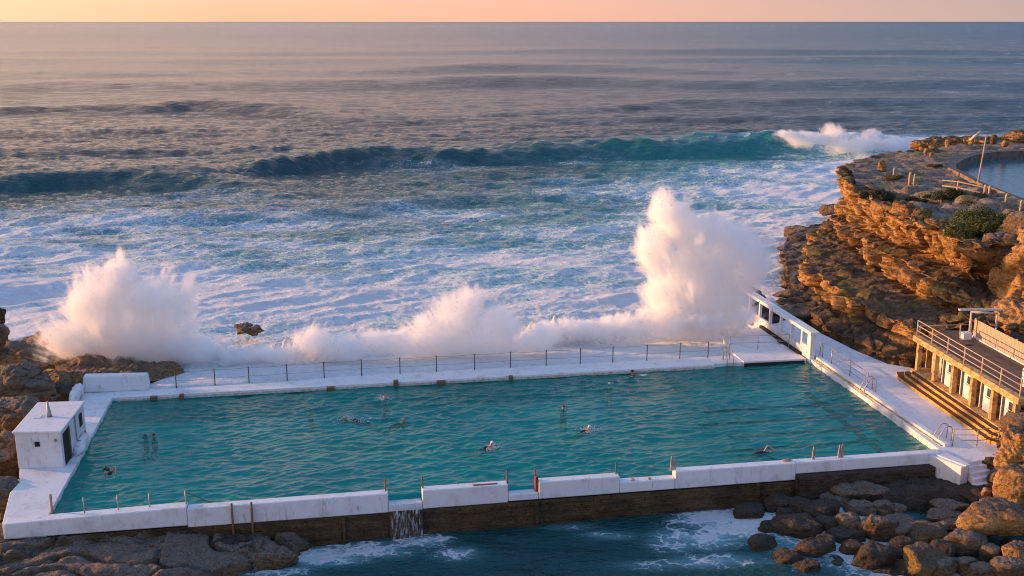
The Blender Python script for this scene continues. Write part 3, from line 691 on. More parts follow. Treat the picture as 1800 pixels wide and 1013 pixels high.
def plates(s_, label, n=2):
    e = empty('depth_marker', W(s_, -1.35, .5), label, 'marker')
    for k in range(n): MB().hexa([W(s_ + .16 * k + a, -1.35 + b_, z_) for z_, q in ((.45, .10), (1.3, .035)) for a, b_ in ((-q, -.04), (q, -.04), (q, .04), (-q, .04))]).build('blade', MT['steel'], e, bevel=.01)
    return e
plates(33.3, 'pair of tapered grey plates at the step in the parapet'); plates(41.8, 'single tapered stub on the right end of the parapet', 1); plates(43.4, 'taller pair of tapered stubs on the right end of the parapet')
boulder('stone', W(40.2, -1.35, .58), (.28, .12, .08), MT['ochre'], 'small orange stone lying on the parapet top', 'stone', seed=4, sub=2)

# ------------------------------------------------------------------ overflow falling through the weir
m = M('falling_water'); p = m.geo('Position'); n = m.noise(m.mapv(p, (9, 9, .9)), 1.2, 5, .7); al = m.mapr(n, .50, .68)
tr = m.n('ShaderNodeBsdfTransparent'); mxs = m.n('ShaderNodeMixShader'); m.set(mxs.inputs[0], m.math('MULTIPLY', al, .8)); m.nt.links.new(tr.outputs[0], mxs.inputs[1])
m.nt.links.new(m.pbr((.6, .62, .68), .35, .5), mxs.inputs[2]); m.done(mxs.outputs[0])
def fall(s0, s1, t0, z0, z1, name, label, drop=.5, n=24):
    V = []; F = []
    for i in range(n + 1):
        f_ = i / n; zz = z0 + (z1 - z0) * f_ * f_; tt = t0 - drop * f_ ** .6
        for j in range(31):
            sj = s0 + (s1 - s0) * j / 30; V.append(W(sj, tt + .03 * math.sin(j * 2.3 + i * .2), zz))
    for i in range(n):
        for j in range(30): F.append((i * 31 + j, i * 31 + j + 1, (i + 1) * 31 + j + 1, (i + 1) * 31 + j))
    o = mesh_obj(name, V, F, m.m, None, smooth=True)
    sd_ = o.modifiers.new('thick', 'SOLIDIFY'); sd_.thickness = .03
    tag(o, label, 'waterfall')
fall(17.45, 19.15, -1.75, -.17, SEA, 'overflow_waterfall', 'thin curtain of water falling through the weir opening in the near wall', .45)
V, F = wobble_box(17.4, 19.2, -2.02, -1.7, -2.2, -.7, .06); mesh_obj('weir_apron', V, F, bm_, fw)

# ------------------------------------------------------------------ colonnade building with terrace, right
A = np.array([55.35, 11.3]); B = np.array([54.55, -1.15]); LB = np.linalg.norm(B - A); du = (B - A) / LB; dn = np.array([-du[1], du[0]])   # du along the front, dn inwards
if dn[0] < 0: dn = -dn
def WB(a, d_, z): q = A + du * a + dn * d_; return W(q[0], q[1], z)
bd = empty('pavilion', WB(LB / 2, 2, .4), 'ochre colonnade pavilion with a railed roof terrace beside the promenade', 'building')
fb = lambda a0, a1, d0, d1, z0, z1: MB().box(a0, a1, d0, d1, z0, z1, WB)
def fixn(mb): return mb
fb(-.3, LB + .1, -.18, 2.6, .402, 1.08).build('plinth', MT['ochre'], bd, bevel=.03)
fb(-.35, LB + .45, -.22, .30, 3.12, 3.52).build('fascia_beam', MT['ochre'], bd, bevel=.04)
fb(-.35, LB + .45, .302, 6.2, 3.2, 3.46).build('roof', MT['terrace'], bd)
nb = 5
for i in range(nb + 1):
    a = .05 + (LB - .35) * i / nb
    fb(a, a + .30, -.06, .26, 1.082, 3.118).build('column', MT['ochre'], bd, bevel=.02)
fb(-.2, LB + .1, 2.2, 2.5, 1.082, 3.19).build('back_wall', MT['pale'], bd)
for i in range(nb):
    a0 = .35 + (LB - .35) * i / nb; a1 = a0 + (LB - .35) / nb - .3
    if i == 0:
        fb(a0 + .5, a1 - .3, .75, .82, 1.09, 3.1).build('side_panel', MT['pale'], bd, bevel=.01); continue
    d_ = fb(a0 + .55, a1 - .02, .42, .5, 1.09, 2.95).build('door', MT['white_worn'], bd, bevel=.015)
    fb(a0 + 1.0, a0 + 1.5, 0.39, .418, 2.15, 2.65).build('window_pane', MT['glass'], d_)
    fb(a0 + .9, a0 + 1.6, 0.375, .388, 2.02, 2.10).build('window_frame', MT['steel'], d_)
    fb(a0 + .1, a0 + .22, .42, .54, 1.09, 3.1).build('door_post', MT['white_worn'], bd, bevel=.01)
    fb(a0 + .28, a0 + .48, .46, .52, 1.3, 2.9).build('narrow_window', MT['glass'], bd)
fb(-.3, -.22, .9, 6.0, .9, 3.19).build('end_wall', MT['ochre'], bd)
# terrace railing
n = 7
e = empty('terrace_railing', WB(LB / 2, 0, 3.5), 'three-rail metal railing along the roof terrace edge of the pavilion', 'railing')
for i in range(n):
    a = -.2 + (LB + .4) * i / (n - 1); tubeobj('post', [WB(a, .02, 3.5), WB(a, .02, 4.62)], .05, MT['fence'], e)
for zz in (3.87, 4.24, 4.60): tubeobj('rail', [WB(-.2, .02, zz), WB(LB + .2, .02, zz)], .032, MT['fence'], e)
e = empty('terrace_railing', WB(-.2, 3, 3.5), 'low return railing at the seaward end of the roof terrace', 'railing')
for d_ in (.2, 3.2, 4.0): tubeobj('post', [WB(-.2, d_, 3.44), WB(-.2, d_, 4.25)], .045, MT['fence'], e)
tubeobj('rail', [WB(-.2, .2, 4.2), WB(-.2, 4.0, 4.2)], .03, MT['fence'], e)
# terrace floor continues behind
concrete('terrace_ground', MB().prism([(57.0, 12.6), (61, 13.5), (64, 13), (72, 8), (72, -6), (60, -6), (60, -1.1)], 1.2, 3.44), 'terrace', kind='structure', bevel=0)
# slatted fence panel on the terrace
q0 = np.array(pst(1710, 592, 3.45)); q1 = np.array(pst(1808, 645, 3.45)); q1 = q0 + (q1 - q0) * 1.5
e = empty('terrace_fence', W(*((q0 + q1) / 2), 3.46), 'pale upright-board fence across the back of the roof terrace', 'fence')
L = np.linalg.norm(q1 - q0); nb_ = int(L / .16); mb = MB(); dq_ = (q1 - q0) / L; nq = np.array([-dq_[1], dq_[0]])
for i in range(nb_):
    a = q0 + dq_ * (i * L / nb_); b_ = a + dq_ * (L / nb_ - .008); o_ = .008 * ((i * 7) % 3)
    mb.hexa([W(*(p_ + nq * k), z_) for z_ in (3.50, 4.75) for p_, k in ((a, o_), (b_, o_), (b_, o_ + .04), (a, o_ + .04))])
mb.build('board_panel', MT['fence'], e)
MB().hexa([W(*(p_ + nq * k), z_) for z_ in (3.445, 3.56) for p_, k in ((q0, -.15), (q1, -.15), (q1, .18), (q0, .18))]).build('kerb', MT['white'], e)
for i in range(0, 5):
    a = q0 + (q1 - q0) * i / 4; tubeobj('post', [W(*(a + nq * .10), 3.45), W(*(a + nq * .10), 4.8)], .05, MT['pale'], e)
# frame gate beside it
e = empty('gate_frame', W(*pst(1706, 590, 3.45), 3.45), 'pale goal-shaped pipe frame behind the end of the terrace fence', 'frame')
fa = np.array(pst(1703, 594, 3.45)); fb2 = fa + np.array([1.75, -.35])
tubeobj('upright', [W(*fa, 3.45), W(*fa, 5.35)], .07, MT['pale'], e); tubeobj('upright', [W(*fb2, 3.45), W(*fb2, 5.25)], .07, MT['pale'], e); tubeobj('crossbar', [W(*fa, 5.33), W(*fb2, 5.23)], .07, MT['pale'], e)
fc = fa + np.array([.3, 1.8])
tag(MB().hexa([W(fc[0] + a, fc[1] + b_, z_) for z_ in (4.95, 5.07) for a, b_ in ((-.1, -.15), (4.2, -1.0), (4.2, -.55), (-.1, .1))]).build('timber_beam', MT['pale']), 'pale weathered beam lying on the rock behind the terrace fence', 'beam')
bb = np.array(pst(1697, 596, 3.45)); tag(MB().box(bb[0] - .35, bb[0] + .3, bb[1] - .3, bb[1] + .25, 3.445, 3.95).build('utility_box', MT['white'], bevel=.05), 'small white box at the foot of the pipe frame on the terrace', 'box')
bb = np.array(pst(1800, 680, 3.45)); tag(MB().box(bb[0] - .1, bb[0] + .5, bb[1] - .2, bb[1] + .2, 3.445, 4.6).build('pillar_post', MT['white'], bevel=.04), 'stout white post on the terrace at the right edge of the frame', 'post')
V, F = rock_geo(W(*pst(1703, 607, 3.45), 3.46), (.3, .25, .05), 0, 2, 2, .05); tag(mesh_obj('drain_cover', V, F, MT['dark'], None, smooth=True), 'round dark drain cover on the brown terrace floor', 'drain cover')
# ochre steps in front
st_ = empty('terrace_steps', WB(LB / 2, -.9, .4), 'three long ochre steps along the front of the colonnade pavilion', 'steps')
for k in range(3):
    d0 = -1.28 + .36 * k
    c0 = [(-.9 + .5 * k, d0 + .35), (.2 + .2 * k, d0), (LB - .55 - .3 * k, d0), (LB + .0 - .2 * k, d0 + .34), (LB + .0 - .2 * k, -.19), (-.9 + .5 * k, -.19)]
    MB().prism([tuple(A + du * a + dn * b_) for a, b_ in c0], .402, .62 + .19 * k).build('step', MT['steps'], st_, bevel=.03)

# ------------------------------------------------------------------ sandstone headland
def cliff():
    st = [  # foot, shelf top, shelf inner, ledge outer, ledge inner, middle top, upper base, top edge   (u, v, z)
        None, None,
        [(1396, 415, -2), (1402, 406, 1.0), (1436, 400, 1.6), (1452, 393, 3), (1466, 388, 3.2), (1475, 381, 3.8), (1482, 373, 4.0), (1480, 294, 9)],
        [(1374, 450, -2), (1380, 425, 1.2), (1425, 428, 1.7), (1440, 412, 3), (1478, 415, 3.4), (1490, 405, 4.2), (1500, 396, 4.5), (1498, 325, 9)],
        [(1370, 500, -2), (1378, 470, 1.2), (1412, 478, 1.6), (1420, 450, 3.2), (1500, 440, 3.5), (1520, 424, 5), (1530, 418, 5.2), (1535, 350, 9)],
        [(1392, 548, -1), (1400, 525, 1.0), (1430, 520, 1.6), (1440, 480, 3.4), (1530, 470, 3.6), (1545, 440, 5.4), (1560, 435, 5.6), (1580, 375, 9)],
        [(1440, 584, 0), (1446, 570, 1), (1465, 555, 1.5), (1482, 512, 3.4), (1560, 500, 3.7), (1590, 455, 5.6), (1602, 452, 5.8), (1630, 388, 9.2)],
        [(1500, 616, .2), (1506, 600, 1), (1520, 585, 1.6), (1542, 545, 3.2), (1610, 530, 3.6), (1630, 475, 5.6), (1642, 470, 5.8), (1660, 400, 9.2)],
        [(1560, 641, .2), (1566, 625, 1), (1575, 610, 1.6), (1600, 568, 3.3), (1650, 548, 3.6), (1680, 500, 5.4), (1690, 490, 5.6), (1690, 415, 9.2)],
        [(1614, 650, .2), (1618, 628, 1.2), (1625, 608, 2), (1650, 578, 3.4), (1690, 556, 3.8), (1715, 522, 5), (1735, 490, 5.5), (1730, 430, 9.2)],
        [(1690, 596, 3.0), (1700, 585, 3.5), (1715, 575, 3.8), (1730, 565, 4.2), (1745, 552, 4.5), (1760, 530, 5), (1770, 500, 5.5), (1785, 428, 9.2)],
        [(1850, 640, 3.0), (1855, 620, 3.6), (1860, 600, 4.0), (1862, 580, 4.4), (1864, 560, 4.7), (1866, 540, 5.2), (1870, 505, 5.6), (1880, 432, 9.3)]]
    def back(u, v, off):
        q = P(u, v, 9.); o_ = np.array([-off * .35, off, 0])
        return [q + o_ * k + np.array([0, 0, z - 9.]) for k, z in ((1.3, -2.5), (1.2, .5), (1.15, 1.5), (1.0, 3), (.9, 3.5), (.7, 4.2), (.6, 4.6), (0, 9))]
    C = np.array([back(1640, 262, 3.), back(1550, 272, 3.)] + [[P(*q) for q in row] for row in st if row])
    # inward rim
    cen = P(1750, 320, 9)
    rim = C[:, -1] + (cen - C[:, -1]) / np.linalg.norm(cen - C[:, -1], axis=1)[:, None] * 7.0; rim[:, 2] = C[:, -1, 2] - .45
    C = np.concatenate([C, rim[:, None]], 1)                     # stations x contours x 3
    # resample: smooth along stations (Catmull-Rom), straight across
    for k in range(2, S_ if False else C.shape[0]):
        hv = C[k, 7] - C[k, 6]; od = C[k, 3] - C[k, 4]; od[2] = 0; od /= np.linalg.norm(od) + 1e-6
        C[k, 6] -= od * .9; C[k, 7] += od * .9; C[k, 5] += od * .3; C[k, 3] += od * .4; C[k, 4] -= od * .4; C[k, 2] -= od * .5
    n_s = 860; S_ = C.shape[0]
    seg = np.linalg.norm(np.diff(C[:, 3], axis=0), axis=1) + .3 * np.linalg.norm(np.diff(C[:, 7], axis=0), axis=1); cum = np.concatenate([[0], np.cumsum(seg)])
    u_ = np.interp(np.linspace(0, cum[-1], n_s), cum, np.arange(S_)); i = np.clip(u_.astype(int), 0, S_ - 2); f_ = (u_ - i)[:, None, None]
    g_ = lambda k: C[np.clip(i + k, 0, S_ - 1)]
    p0, p1, p2, p3 = g_(-1), g_(0), g_(1), g_(2)
    Q = .5 * (2 * p1 + (p2 - p0) * f_ + (2 * p0 - 5 * p1 + 4 * p2 - p3) * f_ ** 2 + (3 * p1 - p0 - 3 * p2 + p3) * f_ ** 3)
    per = [20, 12, 30, 30, 26, 8, 54, 28]
    rows = []
    for k, n in enumerate(per):
        for j in range(n): rows.append(Q[:, k] + (Q[:, k + 1] - Q[:, k]) * (j / n))
    rows.append(Q[:, -1]); G = np.array(rows)                      # rows x n_s x 3
    du_ = np.gradient(G, axis=1); dv_ = np.gradient(G, axis=0)
    N = np.cross(du_, dv_); N /= np.linalg.norm(N, axis=2)[..., None] + 1e-9
    N = np.where((N[..., 2:] < 0), -N, N) if False else N
    # keep the outward sense: towards the sea/pool
    out = np.array([-1, -.5, .6]); sgn = np.sign((N * out).sum(2).mean()); N = N * (sgn if sgn else 1)
    for _ in range(4):
        N = (N + np.roll(N, 1, 0) + np.roll(N, -1, 0) + np.roll(N, 1, 1) + np.roll(N, -1, 1)); N /= np.linalg.norm(N, axis=2)[..., None] + 1e-9
    X = G.reshape(-1, 3); Nn = N.reshape(-1, 3)
    flat = sstep(.62, .92, np.abs(Nn[:, 2]))
    H = Nn.copy(); H[:, 2] *= .25
    w1 = np.stack([n3(X[:, 0] * .35, X[:, 1] * .35, X[:, 2] * .35 + k * 9) for k in range(3)], 1)
    f1, f2, rv = worley(X / np.array([2.5, 2.5, 1.5]) + w1 * .28)
    g1, g2, rv2 = worley(X / np.array([1.0, 1.0, .42]) + w1 * .4 + 40)
    big = fbm3(X, .16, 3, .5)
    strat = n3(X[:, 0] * .12, X[:, 1] * .12, X[:, 2] * 1.9 + 8) + .6 * n3(X[:, 0] * .25 + 4, X[:, 1] * .25, X[:, 2] * 4.3)
    crack = -np.exp(-((f2 - f1) / .10) ** 2); crack2 = -np.exp(-((g2 - g1) / .12) ** 2)
    lz = X[:, 2] + .35 * n3(X[:, 0] * .07, X[:, 1] * .07, X[:, 2] * 0 + 2) + .10 * n3(X[:, 0] * .5, X[:, 1] * .5, X[:, 2] * 0)
    hs = np.cumsum(np.random.default_rng(11).choice([.45, .8, 1.1, 1.5, 2.0], 30)) - 4.; li = np.searchsorted(hs, lz); lo_ = hs[np.clip(li - 1, 0, 29)]; hi_ = hs[np.clip(li, 0, 29)]
    fr_ = (lz - lo_) / np.maximum(hi_ - lo_, .1); edge_ = np.minimum(lz - lo_, hi_ - lz)
    rl = np.random.default_rng(12).uniform(-.5, .5, 64)[li]
    q2 = np.stack([X[:, 0] / 2.1, X[:, 1] / 2.1, li * 7.31], 1) + np.stack([w1[:, 0], w1[:, 1], w1[:, 2] * 0], 1) * .25
    j1, j2, jr = worley(q2)
    bed = rl * 1.0 + (jr[:, 3] - .5) * 1.6 - .8 * np.exp(-((j2 - j1) / .09) ** 2) - .75 * np.exp(-(edge_ / .11) ** 2)
    off = bed + big * .55 + (rv[:, 3] - .5) * .5 + crack * .25 + (rv2[:, 3] - .5) * .20 + crack2 * .10 + strat * .08 + fbm3(X, 1.6, 4, .55) * .12
    zf = (rv[:, 0] - .5) * .40 + (rv2[:, 0] - .5) * .22 + crack * .18 + fbm3(X, .9, 4, .5) * .18
    low = sstep(1.3, 2.5, X[:, 2]) * .75 + .25
    X = X + H * (off * (1 - flat) * low)[:, None] + np.array([0, 0, 1.]) * (zf * (.35 + .65 * flat))[:, None]
    nr, nc = G.shape[:2]; idx = np.arange(nr * nc).reshape(nr, nc)
    F = np.stack([idx[:-1, :-1].ravel(), idx[:-1, 1:].ravel(), idx[1:, 1:].ravel(), idx[1:, :-1].ravel()], 1)
    if sgn < 0: F = F[:, ::-1]
    o = mesh_obj('headland_cliff', X, F, MT['cliff'], None, smooth=False)
    tag(o, kind='structure')
cliff()
def inpoly(x, y, poly):
    c = np.zeros(x.shape, bool); n = len(poly)
    for i in range(n):
        x0, y0 = poly[i]; x1, y1 = poly[(i + 1) % n]
        c ^= ((y0 > y) != (y1 > y)) & (x < (x1 - x0) * (y - y0) / (y1 - y0 + 1e-12) + x0)
    return c
plat = [P(u, v, 9)[:2] for u, v in [(1640, 258), (1550, 269), (1500, 281), (1484, 295), (1503, 325), (1540, 350), (1585, 376), (1634, 390), (1664, 402), (1695, 417), (1735, 431), (1790, 428), (1950, 440), (2500, 300), (2400, 250), (1800, 246)]]
rpl = [P(u, v, 8.9)[:2] for u, v in [(1681, 300), (1700, 308), (1722, 322), (1760, 338), (1800, 354), (1900, 384), (2100, 420), (2300, 300), (2100, 268), (1800, 268), (1750, 270), (1712, 276), (1690, 286), (1680, 293)]]
def plateau():
    xs = np.arange(28, 150, .33); ys = np.arange(84, 165, .33); X, Y = np.meshgrid(xs, ys); X = X.ravel(); Y = Y.ravel()
    ip = inpoly(X, Y, plat) & ~inpoly(X, Y, rpl)
    q = np.stack([X, Y, X * 0], 1); w1 = np.stack([n2(X * .2, Y * .2), n2(X * .2 + 9, Y * .2), X * 0], 1)
    f1, f2, rv = worley(q / np.array([3.4, 2.2, 1]) + w1 * .6); g1, g2, rv2 = worley(q / 1.1 + w1 + 30)
    rough = sstep(118, 98, Y)                                  # blocky towards the near rim
    terr = np.round(fbm2(X, Y, .07, 3) * 3.5) / 3.5 * .55
    z = 9.0 + terr * .8 + (rv[:, 3] - .5) * (.18 + .75 * rough) + (rv2[:, 3] - .5) * (.06 + .30 * rough) - .15 * np.exp(-((f2 - f1) / .08) ** 2) + fbm2(X, Y, .8, 3) * .07
    nx, ny = len(xs), len(ys); idx = np.arange(nx * ny).reshape(ny, nx)
    F = np.stack([idx[:-1, :-1].ravel(), idx[:-1, 1:].ravel(), idx[1:, 1:].ravel(), idx[1:, :-1].ravel()], 1)
    F = F[ip[F].all(1)]
    used = np.unique(F); mp = np.full(nx * ny, -1); mp[used] = np.arange(len(used))
    tag(mesh_obj('headland_ground', np.stack([X, Y, z], 1)[used], mp[F], MT['plateau'], None), kind='structure')
    # rock pool on the headland: rim wall and water
    n = len(rpl); e = empty('rock_pool_wall', (rpl[2][0], rpl[2][1], 7.6), 'curved dark stone wall round the small pool on the headland', 'wall')
    mb = MB()
    c_ = np.mean(rpl, 0)
    for i in range(n):
        a, b_ = np.array(rpl[i]), np.array(rpl[(i + 1) % n])
        oa = a + (a - c_) / np.linalg.norm(a - c_) * .9; ob = b_ + (b_ - c_) / np.linalg.norm(b_ - c_) * .9
        mb.hexa([(*a, 7.3), (*b_, 7.3), (*ob, 7.3), (*oa, 7.3), (*a, 9.12), (*b_, 9.12), (*ob, 9.2), (*oa, 9.2)])
    mb.build('rim_wall', mat_plain('grey_brown_pool_rim', (.21, .155, .125), .9, 0, .5, (.09, .06, .05), 1.2, .6), e)
    m = M('rock_pool_water'); p = m.geo('Position')
    mm = m.done(m.pbr((.05, .14, .16), .06, .5, m.bump(m.noise(p, 1.3, 5, .6), .35, .12), IOR=1.333))
    V = [(x_, y_, 8.15) for x_, y_ in rpl]
    tag(mesh_obj('rock_pool_water', V, [tuple(range(n))[::-1]], mm), kind='structure')
plateau()
# outer reef beyond the little pool
for i, (u0, u1, vv, zc, rz, lb) in enumerate([(1603, 1680, 252, 9.2, 1.0, 'low dark rock ridge at the seaward tip of the headland'), (1660, 1760, 250, 9.3, 1.2, 'long rock ridge on the far rim of the headland pool, middle stretch'), (1740, 1850, 248, 9.3, 1.4, 'rock ridge on the far rim of the headland pool at the frame edge')]):
    a, b_ = P(u0, vv, 9), P(u1, vv, 9)
    boulder('rock_ridge', tuple((a + b_) / 2 + np.array([0, 1.2, -.3])), (abs(b_[0] - a[0]) / 2 * 1.1, 2.6, rz), MT['cliff'], lb, 'rock', seed=20 + i, sub=6, rough=.16, ncut=26, strata=.10)
def standing(u, v0, v1, wpx, z, label, cat='stone', mat='gold', name='standing_stone', group=None, seed=1):
    q = P(u, v0, z); b = v1 - 506.5; zt = HC - q[1] * (FPX * SN + b * CS) / (FPX * CS - b * SN); h = zt - z; r = wpx / 2 * q[1] / 1830
    boulder(name, (q[0], q[1], z + h * .42), (r, r * .9, h * .62), MT[mat], label, cat, group, seed=seed, sub=3, rough=.08)
standing(1549, 303, 280, 13, 9, 'jagged lit pinnacle near the seaward edge of the headland', seed=2)
standing(1626, 278, 258, 7, 9, 'taller of two golden standing stones beside the headland pool', seed=3)
standing(1637, 279, 266, 9, 9, 'squat golden stone next to the taller standing stone by the headland pool', seed=4)
standing(1664, 259, 244, 8, 9.3, 'brown stone stump on the rock ridge beyond the headland pool', seed=5)
standing(1706, 254, 239, 9, 9.4, 'pale stone stump with a slab leaning against it on the far ridge', seed=6)
standing(1745, 253, 236, 12, 9.4, 'rounded dark stone block on the far ridge', mat='rock', seed=7)
standing(1767, 258, 245, 12, 9.4, 'squat orange stone on the far ridge near the frame edge', seed=8)
standing(1640, 262, 254, 14, 9.2, 'small pale stone lump at the start of the far ridge', seed=9)
standing(1730, 252, 246, 14, 9.4, 'low orange rubble lump between two stone stumps on the far ridge', seed=10)
q = P(1716, 247, 10.0); tag(MB().tube([(q[0] - .8, q[1], 10.0), (q[0] + .5, q[1] + .1, 11.1)], .22, 6).build('leaning_slab', MT['pale'], None, smooth=True), 'pale slab leaning against a stump on the far ridge', 'stone')
# timber posts along the headland path
def ppost(u, v0, v1, wpx, label, z=9.1, mat='wood'):
    q = P(u, v0, z); b = v1 - 506.5; zt = HC - q[1] * (FPX * SN + b * CS) / (FPX * CS - b * SN); r = wpx * .62 * q[1] / 1830
    tag(MB().tube([(q[0], q[1], z - .4), (q[0], q[1], zt - .15), (q[0] + .03, q[1], zt)], r, 8, r * .75).build('timber_post', MT[mat], None, smooth=True), label, 'post', 'timber posts along the headland path')
    return q, zt
for a in [(1571, 311, 295, 3.4, 'single short timber post above the olive scrub, seaward-most on the path'), (1599, 322, 303, 4.5, 'left timber post of the pair midway along the headland path'), (1607, 323, 306, 3.6, 'right, thinner timber post of the pair midway along the headland path'),
          (1683, 338, 318, 3.6, 'timber post at the left end of the two-rail path fence'), (1730, 349, 325, 4.6, 'left timber post of the pair at the right end of the rail fence'), (1738, 350, 327, 4.2, 'right timber post of the pair at the right end of the rail fence'),
          (1767, 366, 341, 4.0, 'timber post between the paired posts and the frame edge'), (1793, 379, 352, 4.0, 'timber post nearest the right edge of the frame on the path')]: ppost(*a)
pl = tag(MB().tube([P(1719, 323, 9.0), P(1719, 323, 9.0) + np.array([.12, 0, 1.7]), P(1719, 323, 9.0) + np.array([.36, 0, 5.0])], .10, 8, .07).build('tall_pole', MT['wood'], None, smooth=True), 'tall slightly leaning timber pole beside the headland pool', 'pole')
e = empty('path_rail', tuple(P(1700, 340, 9.1)), 'two horizontal rails between the timber posts on the headland path', 'rail')
a, b_, c_ = P(1655, 335, 9.1), P(1683, 338, 9.1), P(1730, 349, 9.1)
for zz in (.45, 1.0): tubeobj('rail', [a + (0, 0, zz), b_ + (0, 0, zz), c_ + (0, 0, zz)], .06, MT['wood'], e, 6)

# rocks on the headland slope
def bl(u, v, z, wpx, dm, hm, label, mat='rock', group=None, seed=0, sub=5, yaw=None, cat='boulder', name='boulder', **k):
    q = P(u, v, z); r = wpx / 2 * np.linalg.norm(q - (0, 0, HC)) / FPX
    boulder(name, tuple(q), (r, dm, hm), MT[mat], label, cat, group, seed=seed, sub=sub, yaw=(seed * 1.3 % .8 - .4) if yaw is None else yaw, **k)
bl(1812, 490, 6.6, 110, 3.4, 4.6, 'tall golden rock buttress behind the terrace fence at the right edge', 'gold', seed=31, sub=6, rough=.22, ncut=20, cat='rock', name='rock_buttress', yaw=.2)
bl(1800, 560, 4.5, 70, 1.6, 1.5, 'lower golden bulge of rock at the foot of the buttress', 'gold', seed=32, sub=5, rough=.2, cat='rock', name='rock_buttress')
bl(1768, 545, 4.6, 34, 1.0, .9, 'rounded boulder in shade beside the golden buttress', 'rock', seed=33)
bl(1776, 562, 4.1, 26, .7, .6, 'small golden boulder tucked under the buttress beside the fence', 'gold', seed=34)
bl(1800, 415, 9.3, 80, 2.4, 2.2, 'grey-brown rounded rock on the cliff top at the right edge', 'rock', seed=35, cat='rock', name='cliff_top_rock', sub=6)
bl(1755, 440, 8.4, 50, 1.6, 1.5, 'dark rounded rock below the big bush at the cliff edge', 'rock', seed=36, cat='rock', name='cliff_top_rock')
for i, (u, v, w_, h_, lb) in enumerate([(1552, 372, 26, 1.1, 'knobbly lit block on the cliff rim below the dark bush'), (1590, 378, 34, 1.3, 'largest lit block on the cliff rim'), (1618, 384, 26, 1.1, 'lit block on the cliff rim beside the small green shrub'), (1648, 402, 30, 1.0, 'lit block on the cliff rim left of the big bush'), (1676, 418, 26, 1.0, 'small lit block on the rim under the big bush'),
                                        (1531, 352, 18, .9, 'small lit block on the seaward shoulder of the rim'), (1512, 300, 18, .5, 'flat lit stone on the seaward shoulder of the headland'), (1570, 352, 30, .4, 'flat slab among the scrub on the headland'), (1640, 368, 50, .35, 'broad flat slab between the bushes on the headland')]):
    bl(u, v, 8.8, w_ * 1.15, h_ * 1.2, h_ * .9, lb, 'cliff', seed=40 + i, sub=5, rough=.08, sharp=22, ncut=8, strata=.16, crack=.16, name='rim_rock', cat='rock')
bl(1459, 369, .2, 40, 1.6, .8, 'dark flat islet of rock in the foam just off the headland', 'rock', seed=51, cat='rock', name='sea_rock')
bl(1405, 408, .4, 60, 2.2, .7, 'flat wet rock shelf in the foam left of the headland foot', 'rock', seed=52, cat='rock', name='sea_rock')
bl(436, 579, .20, 54, .8, .34, 'small lone brown rock poking through the surf', 'rock', seed=53, cat='rock', name='sea_rock', rough=.25)
# rough steps in the strata at the foot of the headland
for k in range(9):
    q = np.array(pst(1428, 432 + 13 * k, 1.2)); 
    V, F = rock_geo(W(q[0] - .4 - .12 * k, q[1], 1.05 - .04 * k), (3.2 - .12 * k, 1.15, .42), YAW + .1 * math.sin(k * 2.1), 60 + k, 5, .12, strata=.05)
    tag(mesh_obj('rock_slab', V, F, MT['darkrock'] if k % 2 else MT['rock'], None, smooth=True), ['uppermost', 'second', 'third', 'fourth', 'fifth', 'sixth', 'seventh', 'eighth', 'lowest'][k] + ' of the flat layered slabs stepping down beside the wing wall', 'slab', 'layered slabs stepping down beside the wing wall')
boulder('wet_ledge', W(52.4, 36.5, .2), (2.0, 3.5, .8), MT['darkrock'], 'outer wet dark ledge in the surf beyond the wing wall', 'rock', seed=72, sub=5, rough=.1)
boulder('wet_ledge', W(52.0, 30.5, .0), (2.0, 4.2, .9), MT['darkrock'], 'wet dark ledge awash with foam just behind the wing wall', 'rock', seed=71, sub=5, rough=.1)

# ------------------------------------------------------------------ scrub
def bush(u, v, z, wpx, h, label, base, seed, n=2600, leaf=.16, group='bushes on the headland'):
    r_ = np.random.default_rng(seed); q = P(u, v, z); rx = wpx / 2 * np.linalg.norm(q - (0, 0, HC)) / FPX
    n = int(n * 2.6); nc = 14; cc = r_.normal(size=(nc, 3)) * (.42, .42, .22) + (0, 0, .25); cr = r_.uniform(.25, .48, nc)
    k = r_.integers(0, nc, n); d_ = r_.normal(size=(n, 3)); d_ /= np.linalg.norm(d_, axis=1)[:, None]
    p_ = (cc[k] + d_ * cr[k][:, None] * r_.uniform(.55, 1.05, n)[:, None]); p_[:, 2] = np.abs(p_[:, 2])
    p_ = p_ * (rx, rx * .8, h) + q
    a = r_.normal(size=(n, 3)); a /= np.linalg.norm(a, axis=1)[:, None]; b_ = np.cross(a, d_ + .3 * r_.normal(size=(n, 3))); b_ /= np.linalg.norm(b_, axis=1)[:, None]
    s_ = leaf * .55 * r_.uniform(.6, 1.3, n)[:, None]
    V = np.stack([p_ - a * s_, p_ - b_ * s_ * .5, p_ + a * s_, p_ + b_ * s_ * .5], 1).reshape(-1, 3)
    F = np.arange(4 * n).reshape(n, 4)
    m = M('leaves'); pp = m.geo('Position'); nn = m.noise(pp, 1.1, 4, .7); rnd = m.geo('Random Per Island')
    c_ = m.mix(m.mapr(m.math('ADD', nn, m.math('MULTIPLY', rnd, .3)), .45, .85), base, tuple(x * 2.3 for x in base))
    m.done(m.pbr(c_, .7, .25))
    e = empty('bush', tuple(q), label, 'bush', group)
    mesh_obj('foliage', V, F, m.m, e)
    mb = MB()
    for j in range(7):
        an = j * .9 + seed; mb.tube([tuple(q - (0, 0, .3)), tuple(q + np.array([math.cos(an) * rx * .3, math.sin(an) * rx * .25, h * .35])), tuple(q + np.array([math.cos(an) * rx * .6, math.sin(an) * rx * .45, h * .65]))], .05, 5, .015)
    mb.build('stem', MT['post'], e)
bush(1742, 408, 9.0, 120, 2.1, 'largest green bush spilling over the cliff edge at the right', (.040, .050, .010), 1, 9000, .15)
